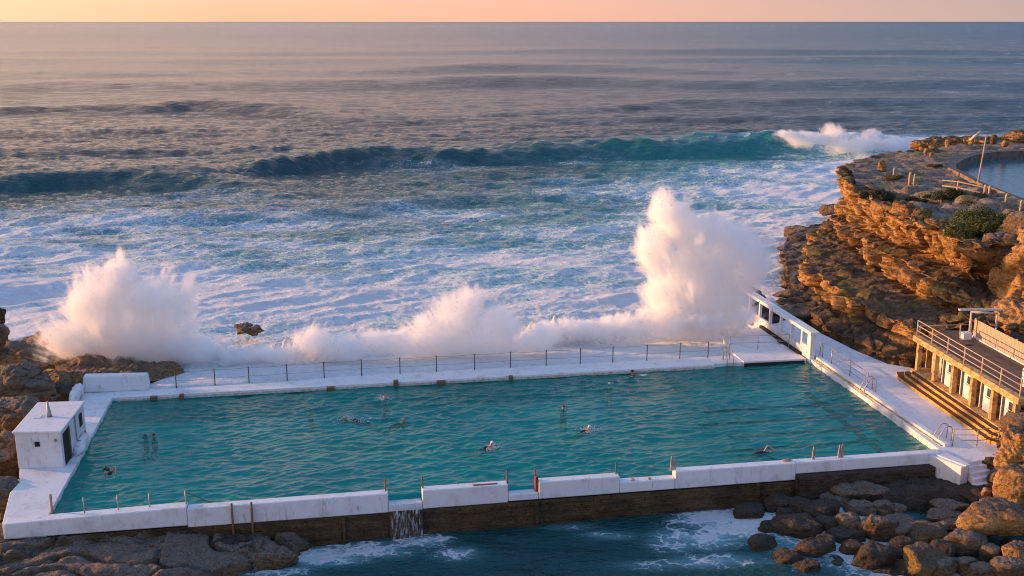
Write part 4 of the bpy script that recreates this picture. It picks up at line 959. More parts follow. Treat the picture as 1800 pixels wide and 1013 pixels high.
bush(1552, 356, 9.0, 52, 1.1, 'dark green bush on the seaward end of the cliff rim', (.022, .026, .010), 2, 3500, .14)
bush(1676, 350, 9.1, 62, 1.0, 'dark green bush in the middle of the headland top beside the path', (.028, .032, .010), 3, 3500, .14)
bush(1602, 357, 9.0, 36, .6, 'small dark scrub patch between two larger bushes', (.026, .028, .010), 4, 1500, .12)
bush(1722, 366, 9.0, 64, .7, 'olive scrub beside the bend of the headland path', (.055, .050, .014), 5, 2600, .12)
bush(1573, 315, 9.1, 44, .35, 'low olive scrub in front of the single short post', (.060, .048, .015), 6, 1600, .12)
bush(1625, 392, 9.0, 20, .9, 'small yellow-green shrub on the lit cliff rim', (.07, .065, .012), 7, 1200, .12)
bush(1642, 292, 9.1, 26, .25, 'flat mossy scrub patch near the headland pool corner', (.055, .045, .014), 8, 700, .12)
bush(1790, 395, 9.0, 50, 1.2, 'dark scrub behind the cliff-top rock at the right edge', (.022, .024, .010), 9, 2500, .14)

# ------------------------------------------------------------------ near shore, right
def shore():
    s = np.arange(37, 75, .16); t = np.arange(-22, 0.2, .16); S, T = np.meshgrid(s, t); S = S.ravel(); T = T.ravel()
    z = -3.0 + 1.95 * sstep(40, 45.5, S) * sstep(-7, -4.2, T + .35 * (S - 50) * (S < 50)) + .5 * sstep(43, 50, S)
    z += 1.5 * sstep(51, 55, S) * sstep(-9, -4, T) + 1.5 * sstep(55, 60, S)
    q = np.stack([S, T, S * 0], 1); w1 = np.stack([n2(S * .3, T * .3), n2(S * .3 + 9, T * .3), S * 0], 1)
    f1, f2, rv = worley(q / np.array([2.6, 1.5, 1]) + w1 * .7); g1, g2, rv2 = worley(q / .8 + w1 + 12)
    z += (rv[:, 3] - .5) * .35 + (rv2[:, 3] - .5) * .2 + fbm2(S, T, .6, 4) * .14 - .15 * np.exp(-((f2 - f1) / .09) ** 2)
    X, Y, _ = W(S, T); ns, nt_ = len(s), len(t); idx = np.arange(ns * nt_).reshape(nt_, ns)
    F = np.stack([idx[:-1, :-1].ravel(), idx[:-1, 1:].ravel(), idx[1:, 1:].ravel(), idx[1:, :-1].ravel()], 1)
    hide = (S < 49.5) & (T > -1.6) | (S > 49.5) & (T > -1.2) & (S < 57)
    F = F[~hide[F].all(1)]
    tag(mesh_obj('rocky_shore_ground', np.stack([X, Y, z], 1), F, MT['darkrock'], None), kind='structure')
shore()
BO = [  # u, v, z, width px, depth m, height m, material, label
    (1509, 862, -1.15, 104, 1.2, .62, 'rock', 'long flat-topped brown slab below the rubble wall'),
    (1466, 879, -1.5, 54, .9, .5, 'rock', 'oval brown boulder just left of the long flat slab'),
    (1514, 896, -1.5, 52, .9, .55, 'rock', 'brown boulder directly below the long flat slab'),
    (1450, 900, -1.8, 60, .95, .6, 'darkrock', 'broad dark boulder in the upper row beside white wash'),
    (1383, 908, -2.1, 32, .6, .45, 'darkrock', 'small dark boulder alone in a pocket of foam'),
    (1353, 930, -2.2, 46, .8, .5, 'darkrock', 'dark boulder farthest left at the edge of the surf'),
    (1409, 933, -2.0, 88, 1.1, .75, 'darkrock', 'big smooth dark boulder ringed by foam channels'),
    (1436, 970, -2.2, 72, 1.2, .75, 'darkrock', 'elongated dark boulder tilting down to the surf'),
    (1488, 920, -1.9, 62, .9, .6, 'rock', 'brown rounded boulder in the middle of the heap'),
    (1483, 948, -2.1, 60, .9, .6, 'darkrock', 'dark squarish boulder above the widest foam channel'),
    (1542, 933, -1.8, 56, .9, .95, 'rock', 'upright angular brown boulder with a pointed foot'),
    (1551, 893, -1.4, 36, .6, .5, 'rock', 'small warm brown block beside the long slab'),
    (1473, 999, -2.4, 54, .9, .45, 'darkrock', 'low dark boulder awash at the bottom of the picture'),
    (1534, 988, -2.1, 72, 1.0, .95, 'darkrock', 'round pitted dark boulder standing in foam at the bottom'),
    (1571, 976, -2.2, 38, .6, .4, 'darkrock', 'small dark boulder between the pitted boulder and the golden-brown one'),
    (1584, 935, -1.8, 40, .6, .42, 'rock', 'grey-brown boulder lodged between two larger boulders'),
    (1580, 914, -1.6, 48, .7, .28, 'rock', 'thin flat stone on the dark platform edge'),
    (1578, 896, -1.5, 32, .6, .3, 'rock', 'small flat brown stone behind the angular boulder'),
    (1624, 943, -1.6, 68, 1.0, .95, 'olive', 'golden-brown boulder with a grey top in the centre of the heap'),
    (1693, 954, -1.5, 78, 1.0, .85, 'rock', 'broad brown boulder right of the golden-brown one'),
    (1624, 990, -1.8, 86, 1.1, .85, 'olive', 'large mossy gold boulder at the bottom of the heap'),
    (1746, 912, -.5, 100, 1.3, 1.25, 'gold', 'biggest boulder, lit gold on its left face'),
    (1672, 888, -1.2, 66, .7, .26, 'rock', 'upper thin slab on the rocky platform'),
    (1660, 904, -1.35, 64, .7, .26, 'rock', 'middle thin slab on the rocky platform'),
    (1686, 924, -1.4, 76, .7, .28, 'rock', 'lower thin slab between the platform and the brown boulder'),
    (1741, 978, -1.7, 34, .6, .75, 'rock', 'narrow upright boulder at the bottom right'),
    (1784, 973, -1.3, 48, .8, .75, 'gold', 'gold-edged boulder at the right edge below the biggest one'),
    (1781, 858, .0, 56, .9, 1.6, 'gold', 'tall leaning golden rock with dark cracks'),
    (1700, 1000, -2.0, 32, .6, .55, 'rock', 'grey pebble-shaped boulder at the bottom edge'),
    (1727, 1006, -2.0, 46, .7, .5, 'rock', 'brown boulder half cut by the bottom edge'),
    (1774, 1006, -1.8, 56, .8, .6, 'rock', 'brown boulder in the bottom right corner'),
    (1587, 958, -2.0, 40, .6, .4, 'darkrock', 'dark boulder beneath the golden-brown one'),
    (1366, 887, -1.9, 54, .8, .45, 'darkrock', 'wet dark boulder against the foot of the wall'),
    (1406, 890, -1.8, 48, .8, .42, 'darkrock', 'wet dark boulder where the two walls meet'),
    (1318, 905, -2.2, 60, .9, .5, 'darkrock', 'low dark rock with foam pouring over it beside the wall'),
    (1562, 1013, -2.4, 50, .8, .45, 'darkrock', 'dark boulder tip at the bottom below the pitted boulder'),
    (1657, 968, -1.9, 36, .7, .5, 'darkrock', 'dark boulder in the gap between golden-brown and brown boulders'),
    (1655, 866, -1.25, 90, 1.0, .22, 'rock', 'low brown hump on the flat platform below the steps'),
    (1722, 872, -.9, 60, .9, .5, 'darkrock', 'shaded dark rock behind the biggest golden boulder'),
    (1735, 865, -.5, 20, .35, .35, 'gold', 'small golden stone perched above the biggest boulder'),
    (1728, 884, -.4, 16, .25, .22, 'gold', 'smallest golden stone resting on the biggest boulder')]
BO += [(1340, 960, -2.2, 44, .8, .5, 'darkrock', 'half-drowned dark boulder at the outer edge of the white wash'),
    (1385, 985, -2.2, 50, .8, .55, 'darkrock', 'dark boulder near the bottom with surf breaking over it'),
    (1500, 968, -2.0, 40, .7, .5, 'darkrock', 'dark boulder touching the left side of the pitted boulder'),
    (1420, 1003, -2.2, 46, .7, .5, 'darkrock', 'dark boulder in the wash at the bottom edge left of the low one'),
    (1445, 925, -1.9, 44, .7, .5, 'darkrock', 'dark boulder squeezed between the big smooth boulder and a brown one'),
    (1375, 935, -2.1, 34, .6, .45, 'darkrock', 'small dark boulder just left of the big smooth boulder'),
    (1520, 930, -1.9, 36, .7, .5, 'rock', 'brown wedge of rock left of the upright angular boulder'),
    (1602, 925, -1.6, 36, .7, .4, 'rock', 'low brown stone above the golden-brown boulder'),
    (1716, 935, -1.2, 40, .7, .5, 'rock', 'brown stone wedged under the biggest golden boulder'),
    (1655, 1000, -2.0, 44, .8, .6, 'rock', 'dark brown boulder right of the mossy gold boulder'),
    (1590, 1003, -2.2, 40, .7, .5, 'darkrock', 'dark boulder left of the mossy gold boulder at the bottom')]
for i, (u, v, z, w_, d_, h_, mt, lb) in enumerate(BO):
    bl(u, v, z + (.42 if z < -1.75 else .05), w_ * .97, d_ * .8, h_ * (1.15 if z < -1.75 else .85), lb, mt, seed=100 + i, sub=5 if w_ > 45 else 4, rough=.06, sharp=20, ncut=10, crack=.09, group='boulders on the near shore')
r_ = np.random.default_rng(5)
for i in range(46):
    u = r_.uniform(1330, 1800); v = r_.uniform(880, 1020); z = -2.3 + .5 * (u - 1400) / 400 
    if u < 1400 and v > 950: continue
    bl(u, v, z, r_.uniform(18, 34), .5, .38, 'small dark stone wedged among the larger boulders', 'darkrock', 'small stones wedged among the boulders', seed=200 + i, sub=3, rough=.08, name='stone', cat='stone')
# golden rock below the end of the pavilion and rock flank behind it
bl(1790, 800, 1.0, 64, 1.5, 1.9, 'rough golden outcrop below the right end of the pavilion', 'gold', seed=300, sub=6, rough=.26, ncut=20, cat='rock', name='outcrop')
bl(1770, 775, .7, 24, .7, .9, 'slim golden knob of rock touching the pavilion corner', 'gold', seed=301, sub=5, rough=.25, cat='rock', name='outcrop')
bl(1762, 828, -.3, 60, 1.2, .9, 'dark rock sloping down from the steps to the golden rocks', 'darkrock', seed=302, sub=5, rough=.2, cat='rock', name='outcrop')
bl(1850, 760, 1.2, 160, 3.2, 1.9, 'brown sloping rock flank behind the end of the pavilion', 'rock', seed=303, sub=6, rough=.1, cat='rock', name='outcrop')
bl(1830, 860, -.3, 110, 3.0, 1.8, 'brown rock flank at the right edge below the pavilion', 'rock', seed=304, sub=6, rough=.14, cat='rock', name='outcrop')

# ------------------------------------------------------------------ rocks, left
LR = [
    (70, 1000, -1.75, 240, 1.5, 1.0, 'rock', 'front dark slab in the bottom left corner with a pale patch'),
    (115, 948, -1.35, 330, 1.4, .72, 'rock', 'wide cracked slab directly under the left end of the white wall'),
    (262, 972, -1.45, 160, 1.9, .85, 'rock', 'sloping slab with a pale worn top left of the cracks'),
    (330, 948, -1.35, 70, 1.0, .65, 'darkrock', 'small blocky rock wedged against the wall foot'),
    (400, 962, -1.75, 110, 1.3, .75, 'darkrock', 'dark rock below the pair of dark posts'),
    (445, 978, -1.9, 190, 1.3, .75, 'rock', 'humped brown slab reaching into the foam'),
    (300, 1010, -2.2, 140, 1.4, .8, 'darkrock', 'dark rock at the bottom edge beside the sloping slab'),
    (560, 1012, -2.4, 70, .8, .35, 'darkrock', 'flat rock awash at the bottom beside the humped slab'),
    (10, 945, -1.0, 120, 1.2, .8, 'rock', 'cracked block at the left edge under the deck corner'),
    (20, 880, -.7, 80, 1.6, 1.3, 'rock', 'upright brown rock face left of the deck near the corner'),
    (8, 805, .0, 90, 1.8, 1.4, 'rock', 'brown rock face left of the pump house'),
    (55, 790, .0, 50, 1.2, .9, 'darkrock', 'shaded rock touching the pump house wall'),
    (20, 735, .7, 110, 1.7, 1.2, 'rock', 'streaked grey-brown rock behind the pump house'),
    (35, 678, 1.3, 130, 2.2, 1.4, 'rock', 'big dome-topped dark boulder at the left edge'),
    (95, 700, .3, 90, 1.8, 1.1, 'darkrock', 'dark rock in the hollow between the boulder and the parapet'),
    (-22, 600, 3.4, 60, 1.6, 1.5, 'rock', 'knobbly rock poking in at the left frame edge'),
    (-6, 556, 4.6, 26, .7, .8, 'darkrock', 'dark knob of rock highest on the left frame edge'),
    (5, 632, 2.0, 44, 1.2, .7, 'gold', 'small pale lit rock at the left edge above the dome boulder')]
for i, (u, v, z, w_, d_, h_, mt, lb) in enumerate(LR):
    bl(u, v, z, w_, d_, h_, lb, mt, seed=400 + i, sub=6, rough=.12, sharp=10, ncut=18, cat='rock', name='shore_rock', strata=.05)
for i, (u, v, z, w_, d_, h_, mt, lb) in enumerate([
    (60, 628, .2, 260, 3.4, .7, 'gold', 'broad low rock shelf lit pink beyond the dome boulder'),
    (200, 655, .25, 230, 2.6, .75, 'gold', 'wet brown rock shelf under the left spray plume'),
    (110, 600, .1, 130, 2.2, .8, 'gold', 'outer rock ledge at the edge of the surf on the left'),
    (130, 668, .4, 120, 1.5, .6, 'gold', 'tilted lit slab between the dome boulder and the parapet'),
    (278, 664, .2, 60, .9, .42, 'rock', 'thin brown rock between the parapet and the first cable post')]):
    bl(u, v, z, w_, d_, h_, lb, mt, seed=500 + i, sub=6, rough=.14, ncut=22, cat='rock', name='rock_shelf', strata=.10)
# shallow bed so that the sea has a floor under the left rocks
V = []; 
mb = MB().prism([(-60, -12), (-2.5, -12), (-2.5, 22), (-60, 30)], -4, -2.0); tag(mb.build('seabed_ground', MT['darkrock']), kind='structure')
V = []; Fl = []
def left_shore():
    s = np.arange(-14, 15, .13); t = np.arange(-9, -1.5, .13); S, T = np.meshgrid(s, t); S = S.ravel(); T = T.ravel()
    edge = np.interp(S, [-14, 4, 8, 11, 13.2, 15], [-7.5, -6.5, -5.4, -4.2, -2.0, -1.5])
    top = np.interp(S, [-14, 2, 6, 8, 10, 12.5, 13.5, 15], [-.62, -.62, -.66, -.95, -1.25, -1.5, -2.4, -3])
    z = -3.4 + (top + 3.4) * sstep(-1.4, .3, T - edge) - .10 * np.maximum(-T - 2, 0)
    q = np.stack([S, T, S * 0], 1); w1 = np.stack([n2(S * .3, T * .3), n2(S * .3 + 9, T * .3), S * 0], 1)
    f1, f2, rv = worley(q / np.array([4.4, 2.4, 1]) + w1 * .6 + 3); g1, g2, rv2 = worley(q / 1.1 + w1 + 12)
    z += (rv[:, 3] - .5) * .42 + (rv2[:, 3] - .5) * .14 + fbm2(S, T, .7, 5, .55) * .12 - .6 * np.exp(-((f2 - f1) / .05) ** 2)
    z = np.where(T > -1.9, np.minimum(z, -.6), z)
    X, Y, _ = W(S, T); ns, nt_ = len(s), len(t); idx = np.arange(ns * nt_).reshape(nt_, ns)
    F = np.stack([idx[:-1, :-1].ravel(), idx[:-1, 1:].ravel(), idx[1:, 1:].ravel(), idx[1:, :-1].ravel()], 1)
    tag(mesh_obj('rocky_shore_ground', np.stack([X, Y, z], 1), F, MT['rock'], None), kind='structure')
left_shore()

# ------------------------------------------------------------------ spray thrown up by the swell
def spray(name, label, base, blobs, depth, dens, nscale=.55, group='spray plumes along the pool wall', amp=1.5, streak=2.3, nd=8, grow=1.16, seedoff=0., soft=.42):
    B0 = P(*base); kx = np.linalg.norm(B0 - (0, 0, HC)) / FPX
    cs = math.cos(math.atan2(HC - B0[2], B0[1]))
    L = []
    for u, v, ru, rv in blobs:
        L.append(((u - base[0]) * kx, 0, (base[1] - v) * kx / cs, ru * kx * grow, depth * 1.1, rv * kx / cs * (1 + (grow - 1) * .35)))
    L = np.array(L)
    L[:, 1] = np.linspace(-.25, .35, len(L)) * depth
    r0 = np.random.default_rng(3)
    bm = bmesh.new()
    for x, y, z, rx, ry, rz in L:
        for d_ in ico(2)[0]: 
            q = np.array([x + d_[0] * rx * 1.45, y + d_[1] * ry * 1.4, max(z + d_[2] * rz * 1.45, -.4)]); bm.verts.new(q)
    bmesh.ops.convex_hull(bm, input=bm.verts); 
    me = bpy.data.meshes.new(name)
    loose = [v for v in bm.verts if not v.link_faces]; bmesh.ops.delete(bm, geom=loose, context='VERTS')
    bm.to_mesh(me); bm.free()
    o = bpy.data.objects.new(name, me); col.objects.link(o); o.location = B0
    m = M(name); p = m.tex('Object')
    w1 = m.n_noise_col(m.vmath('ADD', p, (seedoff, 3.1 * seedoff, 0)), .28)
    pw = m.vmath('ADD', p, m.vmath('MULTIPLY', m.vmath('SUBTRACT', w1, (.5, .5, .5)), (2.8, 1.4, 2.8)))
    f = None
    for x, y, z, rx, ry, rz in L:
        d_ = m.vmath('LENGTH', m.vmath('MULTIPLY', m.vmath('SUBTRACT', pw, (float(x), float(y), float(z))), (1 / float(rx), 1 / float(ry), 1 / float(rz))), out=1)
        g_ = m.math('SUBTRACT', 1., d_)
        f = g_ if f is None else m.math('SMOOTH_MAX', f, g_, .18)
    nz = m.noise(m.vmath('ADD', m.mapv(p, (1, 1, .6)), (seedoff, 0, 0)), nscale, nd, .72, .5)
    rd = m.vmath('ADD', m.vmath('MULTIPLY', m.vmath('NORMALIZE', m.vmath('SUBTRACT', p, (0, 0, -1.5))), (9., 5., 9.)), m.vmath('MULTIPLY', p, (.35, .35, .35)))
    ns_ = m.noise(m.vmath('ADD', rd, (seedoff, 0, 7)), 1.15, 7, .75, .3)
    nf = m.noise(p, 3.2, 4, .7)
    f = m.math('ADD', f, m.math('ADD', m.math('MULTIPLY', m.math('SUBTRACT', nz, .53), amp), m.math('ADD', m.math('MULTIPLY', m.math('SUBTRACT', ns_, .5), streak), m.math('MULTIPLY', m.math('SUBTRACT', nf, .5), .35))))
    zf = m.mapr(m.sep(p)[2], -.4, .3)
    dn_ = m.math('MULTIPLY', m.math('POWER', m.mapr(f, 0., soft, 0, 1, False), 1.6), m.math('MULTIPLY', zf, dens * .8))
    v = m.n('ShaderNodeVolumePrincipled'); v.inputs['Color'].default_value = (.998, .997, .996, 1); v.inputs['Anisotropy'].default_value = .0
    m.set(v.inputs['Density'], dn_)
    m.done(None, v.outputs[0]); me.materials.append(m.m)
    tag(o, label, 'spray', group, 'stuff')
    # droplets flung out round the fringe
    n = int(900 * L.shape[0]); k = r0.integers(0, len(L), n); d_ = r0.normal(size=(n, 3)); d_ /= np.linalg.norm(d_, axis=1)[:, None]; d_[:, 2] = np.abs(d_[:, 2]) * 1.0 - .15
    c_ = L[k, :3] + d_ * L[k, 3:] * (r0.uniform(.55, .98, n) + r0.exponential(.13, n) * (r0.random(n) < .6))[:, None]; c_[:, 2] = np.maximum(c_[:, 2], 0)
    s_ = kx * (.18 + r0.exponential(.15, n))[:, None, None]
    T = np.array([[1, 0, -.6], [-.6, .8, -.6], [-.6, -.8, -.6], [0, 0, 1]])[None] * s_
    V = (c_[:, None] + T).reshape(-1, 3) + B0
    F = (np.arange(n)[:, None, None] * 4 + np.array([[0, 1, 2], [0, 1, 3], [1, 2, 3], [2, 0, 3]])[None]).reshape(-1, 3)
    dm = bpy.data.materials.get('spray_droplet') or M('spray_droplet')
    if isinstance(dm, M):
        tl = dm.n('ShaderNodeBsdfTranslucent'); tl.inputs[0].default_value = (.9, .9, .9, 1); mm_ = dm.n('ShaderNodeMixShader'); mm_.inputs[0].default_value = .5
        dm.nt.links.new(dm.pbr((.9, .89, .89), .4, .4), mm_.inputs[1]); dm.nt.links.new(tl.outputs[0], mm_.inputs[2]); dm = dm.done(mm_.outputs[0])
    tag(mesh_obj('droplets', V, F, dm, o), kind='stuff')
    return o
if True:
    spray('spray_plume', 'tall fan of pink-lit spray bursting over the rocks at the left end of the pool', (215, 640, .2),
          [(228, 500, 30, 42), (215, 525, 48, 55), (185, 555, 58, 55), (150, 598, 62, 38), (272, 545, 48, 55), (318, 548, 17, 46), (235, 600, 115, 48), (310, 620, 75, 32)], 1.7, 2.6, seedoff=1.3)
    spray('spray_plume', 'tallest burst of spray leaping at the seaward end of the wing wall', (1240, 592, .2),
          [(1158, 372, 16, 36), (1190, 396, 36, 44), (1150, 442, 36, 44), (1230, 420, 46, 48), (1275, 436, 44, 44), (1312, 462, 36, 44), (1225, 490, 74, 60), (1270, 520, 54, 52), (1175, 520, 44, 50), (1215, 556, 70, 36), (1296, 556, 36, 34)], 2.0, 2.6, seedoff=5.1)
    spray('spray_plume', 'rounded middle burst of spray against the far pool deck', (825, 628, .2),
          [(828, 536, 34, 42), (815, 560, 56, 50), (780, 586, 56, 38), (868, 578, 58, 36), (820, 604, 115, 28), (738, 612, 40, 24), (930, 600, 50, 26)], 1.5, 2.4, seedoff=9.7)
    spray('low_spray', 'low rolling spray between the left and middle plumes', (500, 640, .1),
          [(350, 618, 60, 26), (420, 624, 60, 22), (490, 622, 60, 20), (550, 604, 46, 30), (610, 618, 60, 28), (670, 612, 60, 28)], 1.3, 2.6, seedoff=12.)
    spray('low_spray', 'low rolling spray between the middle plume and the wing wall', (1060, 600, .2),
          [(960, 588, 60, 20), (1030, 582, 60, 20), (1100, 574, 60, 22), (1170, 570, 60, 26), (1230, 566, 50, 24)], 1.4, 2.4, seedoff=15.)
    spray('wave_spray', 'far spray blown off the breaking wave beyond the headland', (1490, 272, -1.0),
          [(1390, 240, 22, 6), (1425, 246, 40, 12), (1465, 236, 22, 14), (1500, 256, 50, 14), (1530, 242, 15, 13), (1560, 256, 40, 12), (1600, 260, 40, 8)], 4., .9, nscale=.28, seedoff=21., group='spray on the breaking wave')
scn.cycles.volume_step_rate = .3

# ------------------------------------------------------------------ swimmers
def skin_body(pose):
    """one continuous body, metres, face towards +X, water line at z = 0"""
    J = {}; E = []
    def ch(names, pts, rads, start=None):
        prev = start
        for n_, p_, r_ in zip(names, pts, rads):
            J[n_] = (p_, r_)
            if prev: E.append((prev, n_))
            prev = n_
    if pose == 'tread':
        ch(['pel', 'wai', 'che', 'nek', 'hed', 'crn'], [(0, 0, -.78), (0, 0, -.58), (0, 0, -.32), (.01, 0, -.10), (.02, 0, .03), (.02, 0, .14)], [.15, .13, .155, .058, .088, .075])
        arms = {1: [(0, .19, -.20), (.18, .34, -.24), (.42, .30, -.10), (.50, .28, -.08)], -1: [(0, -.19, -.20), (.16, -.36, -.26), (.40, -.36, -.12), (.48, -.35, -.10)]}
        legs = {1: [(.02, .10, -.86), (.22, .14, -1.2), (.05, .15, -1.5), (.15, .15, -1.54)], -1: [(.02, -.10, -.86), (.1, -.14, -1.24), (-.12, -.15, -1.5), (-.04, -.15, -1.54)]}
    elif pose == 'crawl':
        ch(['pel', 'wai', 'che', 'nek', 'hed', 'crn'], [(-.75, 0, -.10), (-.55, 0, -.06), (-.28, 0, -.02), (-.03, 0, .02), (.10, .0, .05), (.20, 0, .07)], [.15, .13, .15, .058, .088, .07])
        arms = {1: [(-.14, .2, .03), (.08, .34, .34), (.38, .24, .14), (.46, .22, .08)], -1: [(-.14, -.2, -.04), (.14, -.24, -.22), (.38, -.22, -.3), (.46, -.2, -.32)]}
        legs = {1: [(-.84, .1, -.12), (-1.2, .12, -.2), (-1.6, .12, -.10), (-1.74, .12, -.14)], -1: [(-.84, -.1, -.14), (-1.2, -.12, -.12), (-1.6, -.12, -.26), (-1.74, -.12, -.3)]}
    else:                                                     # breast: chest up, head high
        ch(['pel', 'wai', 'che', 'nek', 'hed', 'crn'], [(-.66, 0, -.22), (-.48, 0, -.14), (-.24, 0, -.02), (-.03, 0, .13), (.06, 0, .25), (.08, 0, .35)], [.15, .13, .15, .058, .088, .072])
        arms = {1: [(-.12, .2, .03), (.06, .36, -.02), (.34, .22, .03), (.43, .18, .02)], -1: [(-.12, -.2, .03), (.06, -.36, -.02), (.34, -.22, .03), (.43, -.18, .02)]}
        legs = {1: [(-.76, .1, -.26), (-1.05, .18, -.38), (-1.42, .14, -.34), (-1.55, .16, -.36)], -1: [(-.76, -.1, -.26), (-1.05, -.18, -.38), (-1.42, -.14, -.34), (-1.55, -.16, -.36)]}
    for sg, nm in ((1, 'l'), (-1, 'r')):
        ch([nm + k for k in ('sh', 'el', 'wr', 'hd')], arms[sg], [.062, .042, .028, .034], 'che')
        h_ = Vector(arms[sg][3]); d_ = (h_ - Vector(arms[sg][2])).normalized(); sd_ = d_.cross(Vector((0, 0, 1))).normalized()
        for i in range(4):
            b_ = h_ + sd_ * (i - 1.5) * .020; ln = (.065, .078, .073, .055)[i]
            ch([f'{nm}f{i}a', f'{nm}f{i}b'], [tuple(b_ + d_ * ln * .6), tuple(b_ + d_ * ln - Vector((0, 0, .02)))], [.010, .008], nm + 'hd')
        ch([nm + 'ta'], [tuple(h_ - d_ * .01 + sd_ * sg * .045 + d_ * .02)], [.011], nm + 'hd')
        ch([nm + k for k in ('hp', 'kn', 'an', 'ft')], legs[sg], [.09, .062, .04, .035], 'pel')
    # face: nose and ears grown from the head
    hd = Vector(J['hed'][0]); fwd = Vector((1, 0, 0)) if pose != 'crawl' else Vector((.3, 0, -.95))
    ch(['nose'], [tuple(hd + fwd * .10)], [.016], 'hed')
    for sg in (1, -1): ch(['ear%d' % sg], [tuple(hd + Vector((-.01, .088 * sg, 0)))], [.016], 'hed')
    names = list(J); ix = {n_: i for i, n_ in enumerate(names)}
    me = bpy.data.meshes.new('swimmer_rig'); me.from_pydata([J[n_][0] for n_ in names], [(ix[a], ix[b_]) for a, b_ in E], []); me.update()
    o = bpy.data.objects.new('swimmer_rig', me); col.objects.link(o)
    sk = o.modifiers.new('skin', 'SKIN'); sk.use_smooth_shade = True
    for i, n_ in enumerate(names):
        r_ = J[n_][1]; k = me.skin_vertices[0].data[i]; k.radius = (r_, r_); k.use_root = (n_ == 'pel')
    sb = o.modifiers.new('sub', 'SUBSURF'); sb.levels = 2; sb.render_levels = 2
    dg = bpy.context.evaluated_depsgraph_get(); dg.update()
    out = bpy.data.meshes.new_from_object(o.evaluated_get(dg)); bpy.data.objects.remove(o)
    out.materials.clear(); out.materials.append(MT['skin']); out.name = 'swimmer_' + pose
    return out, J
POSES = {k: skin_body(k) for k in ('tread', 'crawl', 'breast')}
def cap_mesh(J, hair):
    V, F = ico(3); c_ = Vector(J['hed'][0]).lerp(Vector(J['crn'][0]), .55); ax = (Vector(J['crn'][0]) - Vector(J['hed'][0])).normalized()
    keep = [i for i in range(len(V)) if Vector(V[i]).dot(ax) > (-.35 if hair else -.12)]
    ks = set(keep); mp = {i: j for j, i in enumerate(keep)}
    VV = [(np.array(c_) + V[i] * (.112 if hair else .106)) for i in keep]; FF = [tuple(mp[i] for i in f_) for f_ in F if all(i in ks for i in f_)]
    return VV, FF
def suit_mesh(J, full):
    V, F = ico(3); a, b_ = Vector(J['pel'][0]), Vector(J['che'][0]); c_ = (a + b_) / 2; ax = (b_ - a); L = ax.length; ax.normalize()
    q = ax.to_track_quat('Z', 'Y').to_matrix(); VV = []
    for v in V:
        p_ = Vector((v[0] * .17, v[1] * .20, v[2] * (L / 2 + (.22 if full else -.02)))); VV.append(np.array(c_ + q @ p_ - (Vector((0, 0, 0)) if full else ax * L * .35)))
    return VV, [tuple(f_) for f_ in F]
def swimmer(u, v, pose, yaw, head, suit, label, dz=0., splash=0, z=0.):
    q = P(u, v, 0); me, J = POSES[pose]
    e = bpy.data.objects.new('person', me); col.objects.link(e); e.location = (q[0], q[1], dz); e.rotation_euler = (0, 0, yaw); e.scale = (1.08,) * 3; e.location.z -= .04
    tag(e, label, 'person', 'swimmers in the pool')
    V, F = cap_mesh(J, head.startswith('hair'))
    m_ = bpy.data.meshes.new('cap'); m_.from_pydata([tuple(x) for x in V], [], F); m_.materials.append(MT[head]); m_.polygons.foreach_set('use_smooth', [True] * len(m_.polygons))
    c_ = bpy.data.objects.new('hair' if head.startswith('hair') else 'swim_cap', m_); col.objects.link(c_); c_.parent = e
    V, F = suit_mesh(J, suit == 'suit_dark')
    m_ = bpy.data.meshes.new('swimsuit'); m_.from_pydata([tuple(x) for x in V], [], F); m_.materials.append(MT[suit]); m_.polygons.foreach_set('use_smooth', [True] * len(m_.polygons))
    c_ = bpy.data.objects.new('swimsuit', m_); col.objects.link(c_); c_.parent = e
    if splash:
        r_ = np.random.default_rng(int(u)); n = 240 * splash; an = yaw
        d_ = r_.normal(size=(n, 3)) * (.28 * splash, .22, .10) ; d_[:, 2] = np.abs(d_[:, 2]) * (1.4 if splash > 1 else .9)
        d_[:, 0] -= .45 * splash - .5
        c, s = math.cos(an), math.sin(an); X = np.stack([q[0] + d_[:, 0] * c - d_[:, 1] * s, q[1] + d_[:, 0] * s + d_[:, 1] * c, d_[:, 2] + .02], 1)
        T = np.array([[1, 0, -.5], [-.6, .8, -.5], [-.6, -.8, -.5], [0, 0, .8]])[None] * r_.uniform(.012, .045, n)[:, None, None]
        F = (np.arange(n)[:, None, None] * 4 + np.array([[0, 1, 2], [0, 1, 3], [1, 2, 3], [2, 0, 3]])[None]).reshape(-1, 3)
        tag(mesh_obj('splash', (X[:, None] + T).reshape(-1, 3), F, bpy.data.materials['spray_droplet'], None), 'white splash kicked up round a swimmer', 'splash', 'splashes round the swimmers', 'stuff')
PI = math.pi
swimmer(256, 768, 'tread', PI, 'cap_teal', 'suit_dark', 'swimmer in a dark teal cap, left of a red-capped one near the left wall')
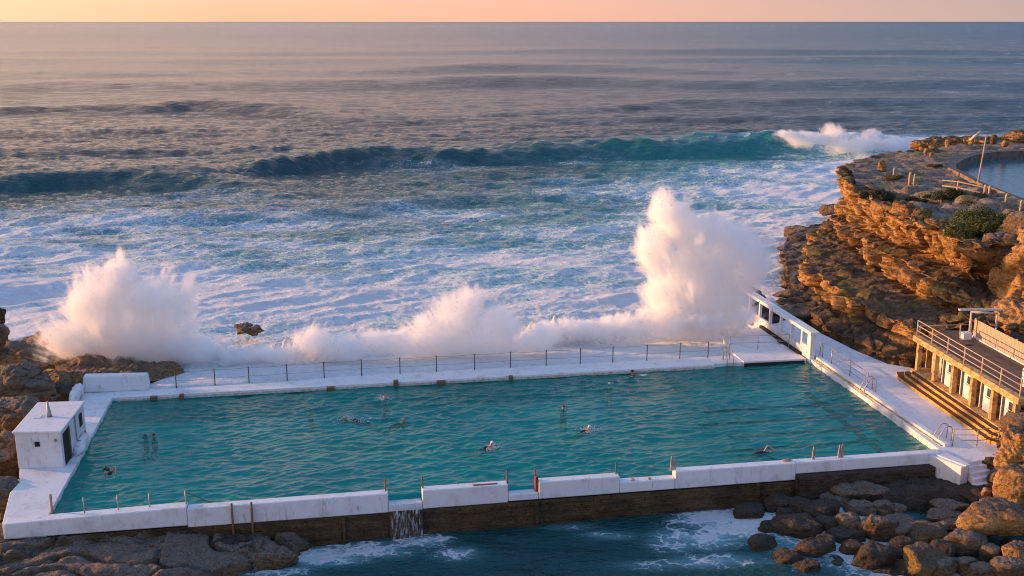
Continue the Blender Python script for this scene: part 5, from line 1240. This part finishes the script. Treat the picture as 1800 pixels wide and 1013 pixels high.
swimmer(271, 768, 'tread', PI * .9, 'cap_red', 'suit_dark', 'swimmer in a dark red cap beside a teal-capped one near the left wall', .06)
swimmer(192, 832, 'crawl', -1.0, 'hair_dark', 'suit_dark', 'dark-haired swimmer nearest the left wall, kicking towards the camera', .04)
swimmer(677, 702, 'tread', PI, 'cap_orange', 'suit_blue', 'swimmer in a bright orange cap near the far kerb', .08, 1)
swimmer(707, 745, 'breast', .2, 'cap_orange', 'suit_dark', 'orange-capped swimmer in a dark suit in the centre-left of the pool', -.05)
swimmer(612, 740, 'crawl', PI * .95, 'hair_brown', 'suit_dark', 'freestyle swimmer throwing up the biggest white splash', .05, 2)
swimmer(545, 718, 'tread', 0, 'cap_white', 'suit_blue', 'faint pale-capped head low in the water left of the orange cap', -.08)
swimmer(990, 720, 'tread', -PI / 2, 'cap_red', 'suit_dark', 'swimmer standing upright in mid-pool with reddish hair, facing the camera', .16)
swimmer(1034, 758, 'breast', .3, 'cap_white', 'suit_dark', 'pale-capped swimmer doing breaststroke right of the centre', .0, 1)
swimmer(863, 788, 'breast', .25, 'cap_white', 'suit_dark', 'swimmer in a black suit with raised head trailing a pale wake', .06, 1)
swimmer(1350, 797, 'crawl', .1, 'cap_orange', 'suit_dark', 'swimmer near the right end of the near wall with one arm reaching out', .04)
swimmer(1025, 660, 'tread', -PI / 2, 'hair_brown', 'suit_dark', 'brown-haired person holding the far kerb, leftmost of the three there', .10)
swimmer(1085, 656, 'tread', -PI / 2, 'hair_dark', 'suit_dark', 'dark-haired person at the far kerb between two others', .02)
swimmer(1111, 659, 'tread', -PI / 2 + .5, 'hair_dark', 'suit_blue', 'person raised chest-high at the far kerb beside a white float', .22)
swimmer(1071, 676, 'tread', -PI / 2, 'cap_white', 'suit_blue', 'lone pale lilac cap just below the group at the far kerb', -.02)
V, F = rock_geo(P(1131, 660, .05), (.42, .2, .06), .1, 5, 3, .02, crack=0); tag(mesh_obj('float_board', V, F, MT['white'], None, smooth=True), 'white swimming float beside the group at the far kerb', 'float')
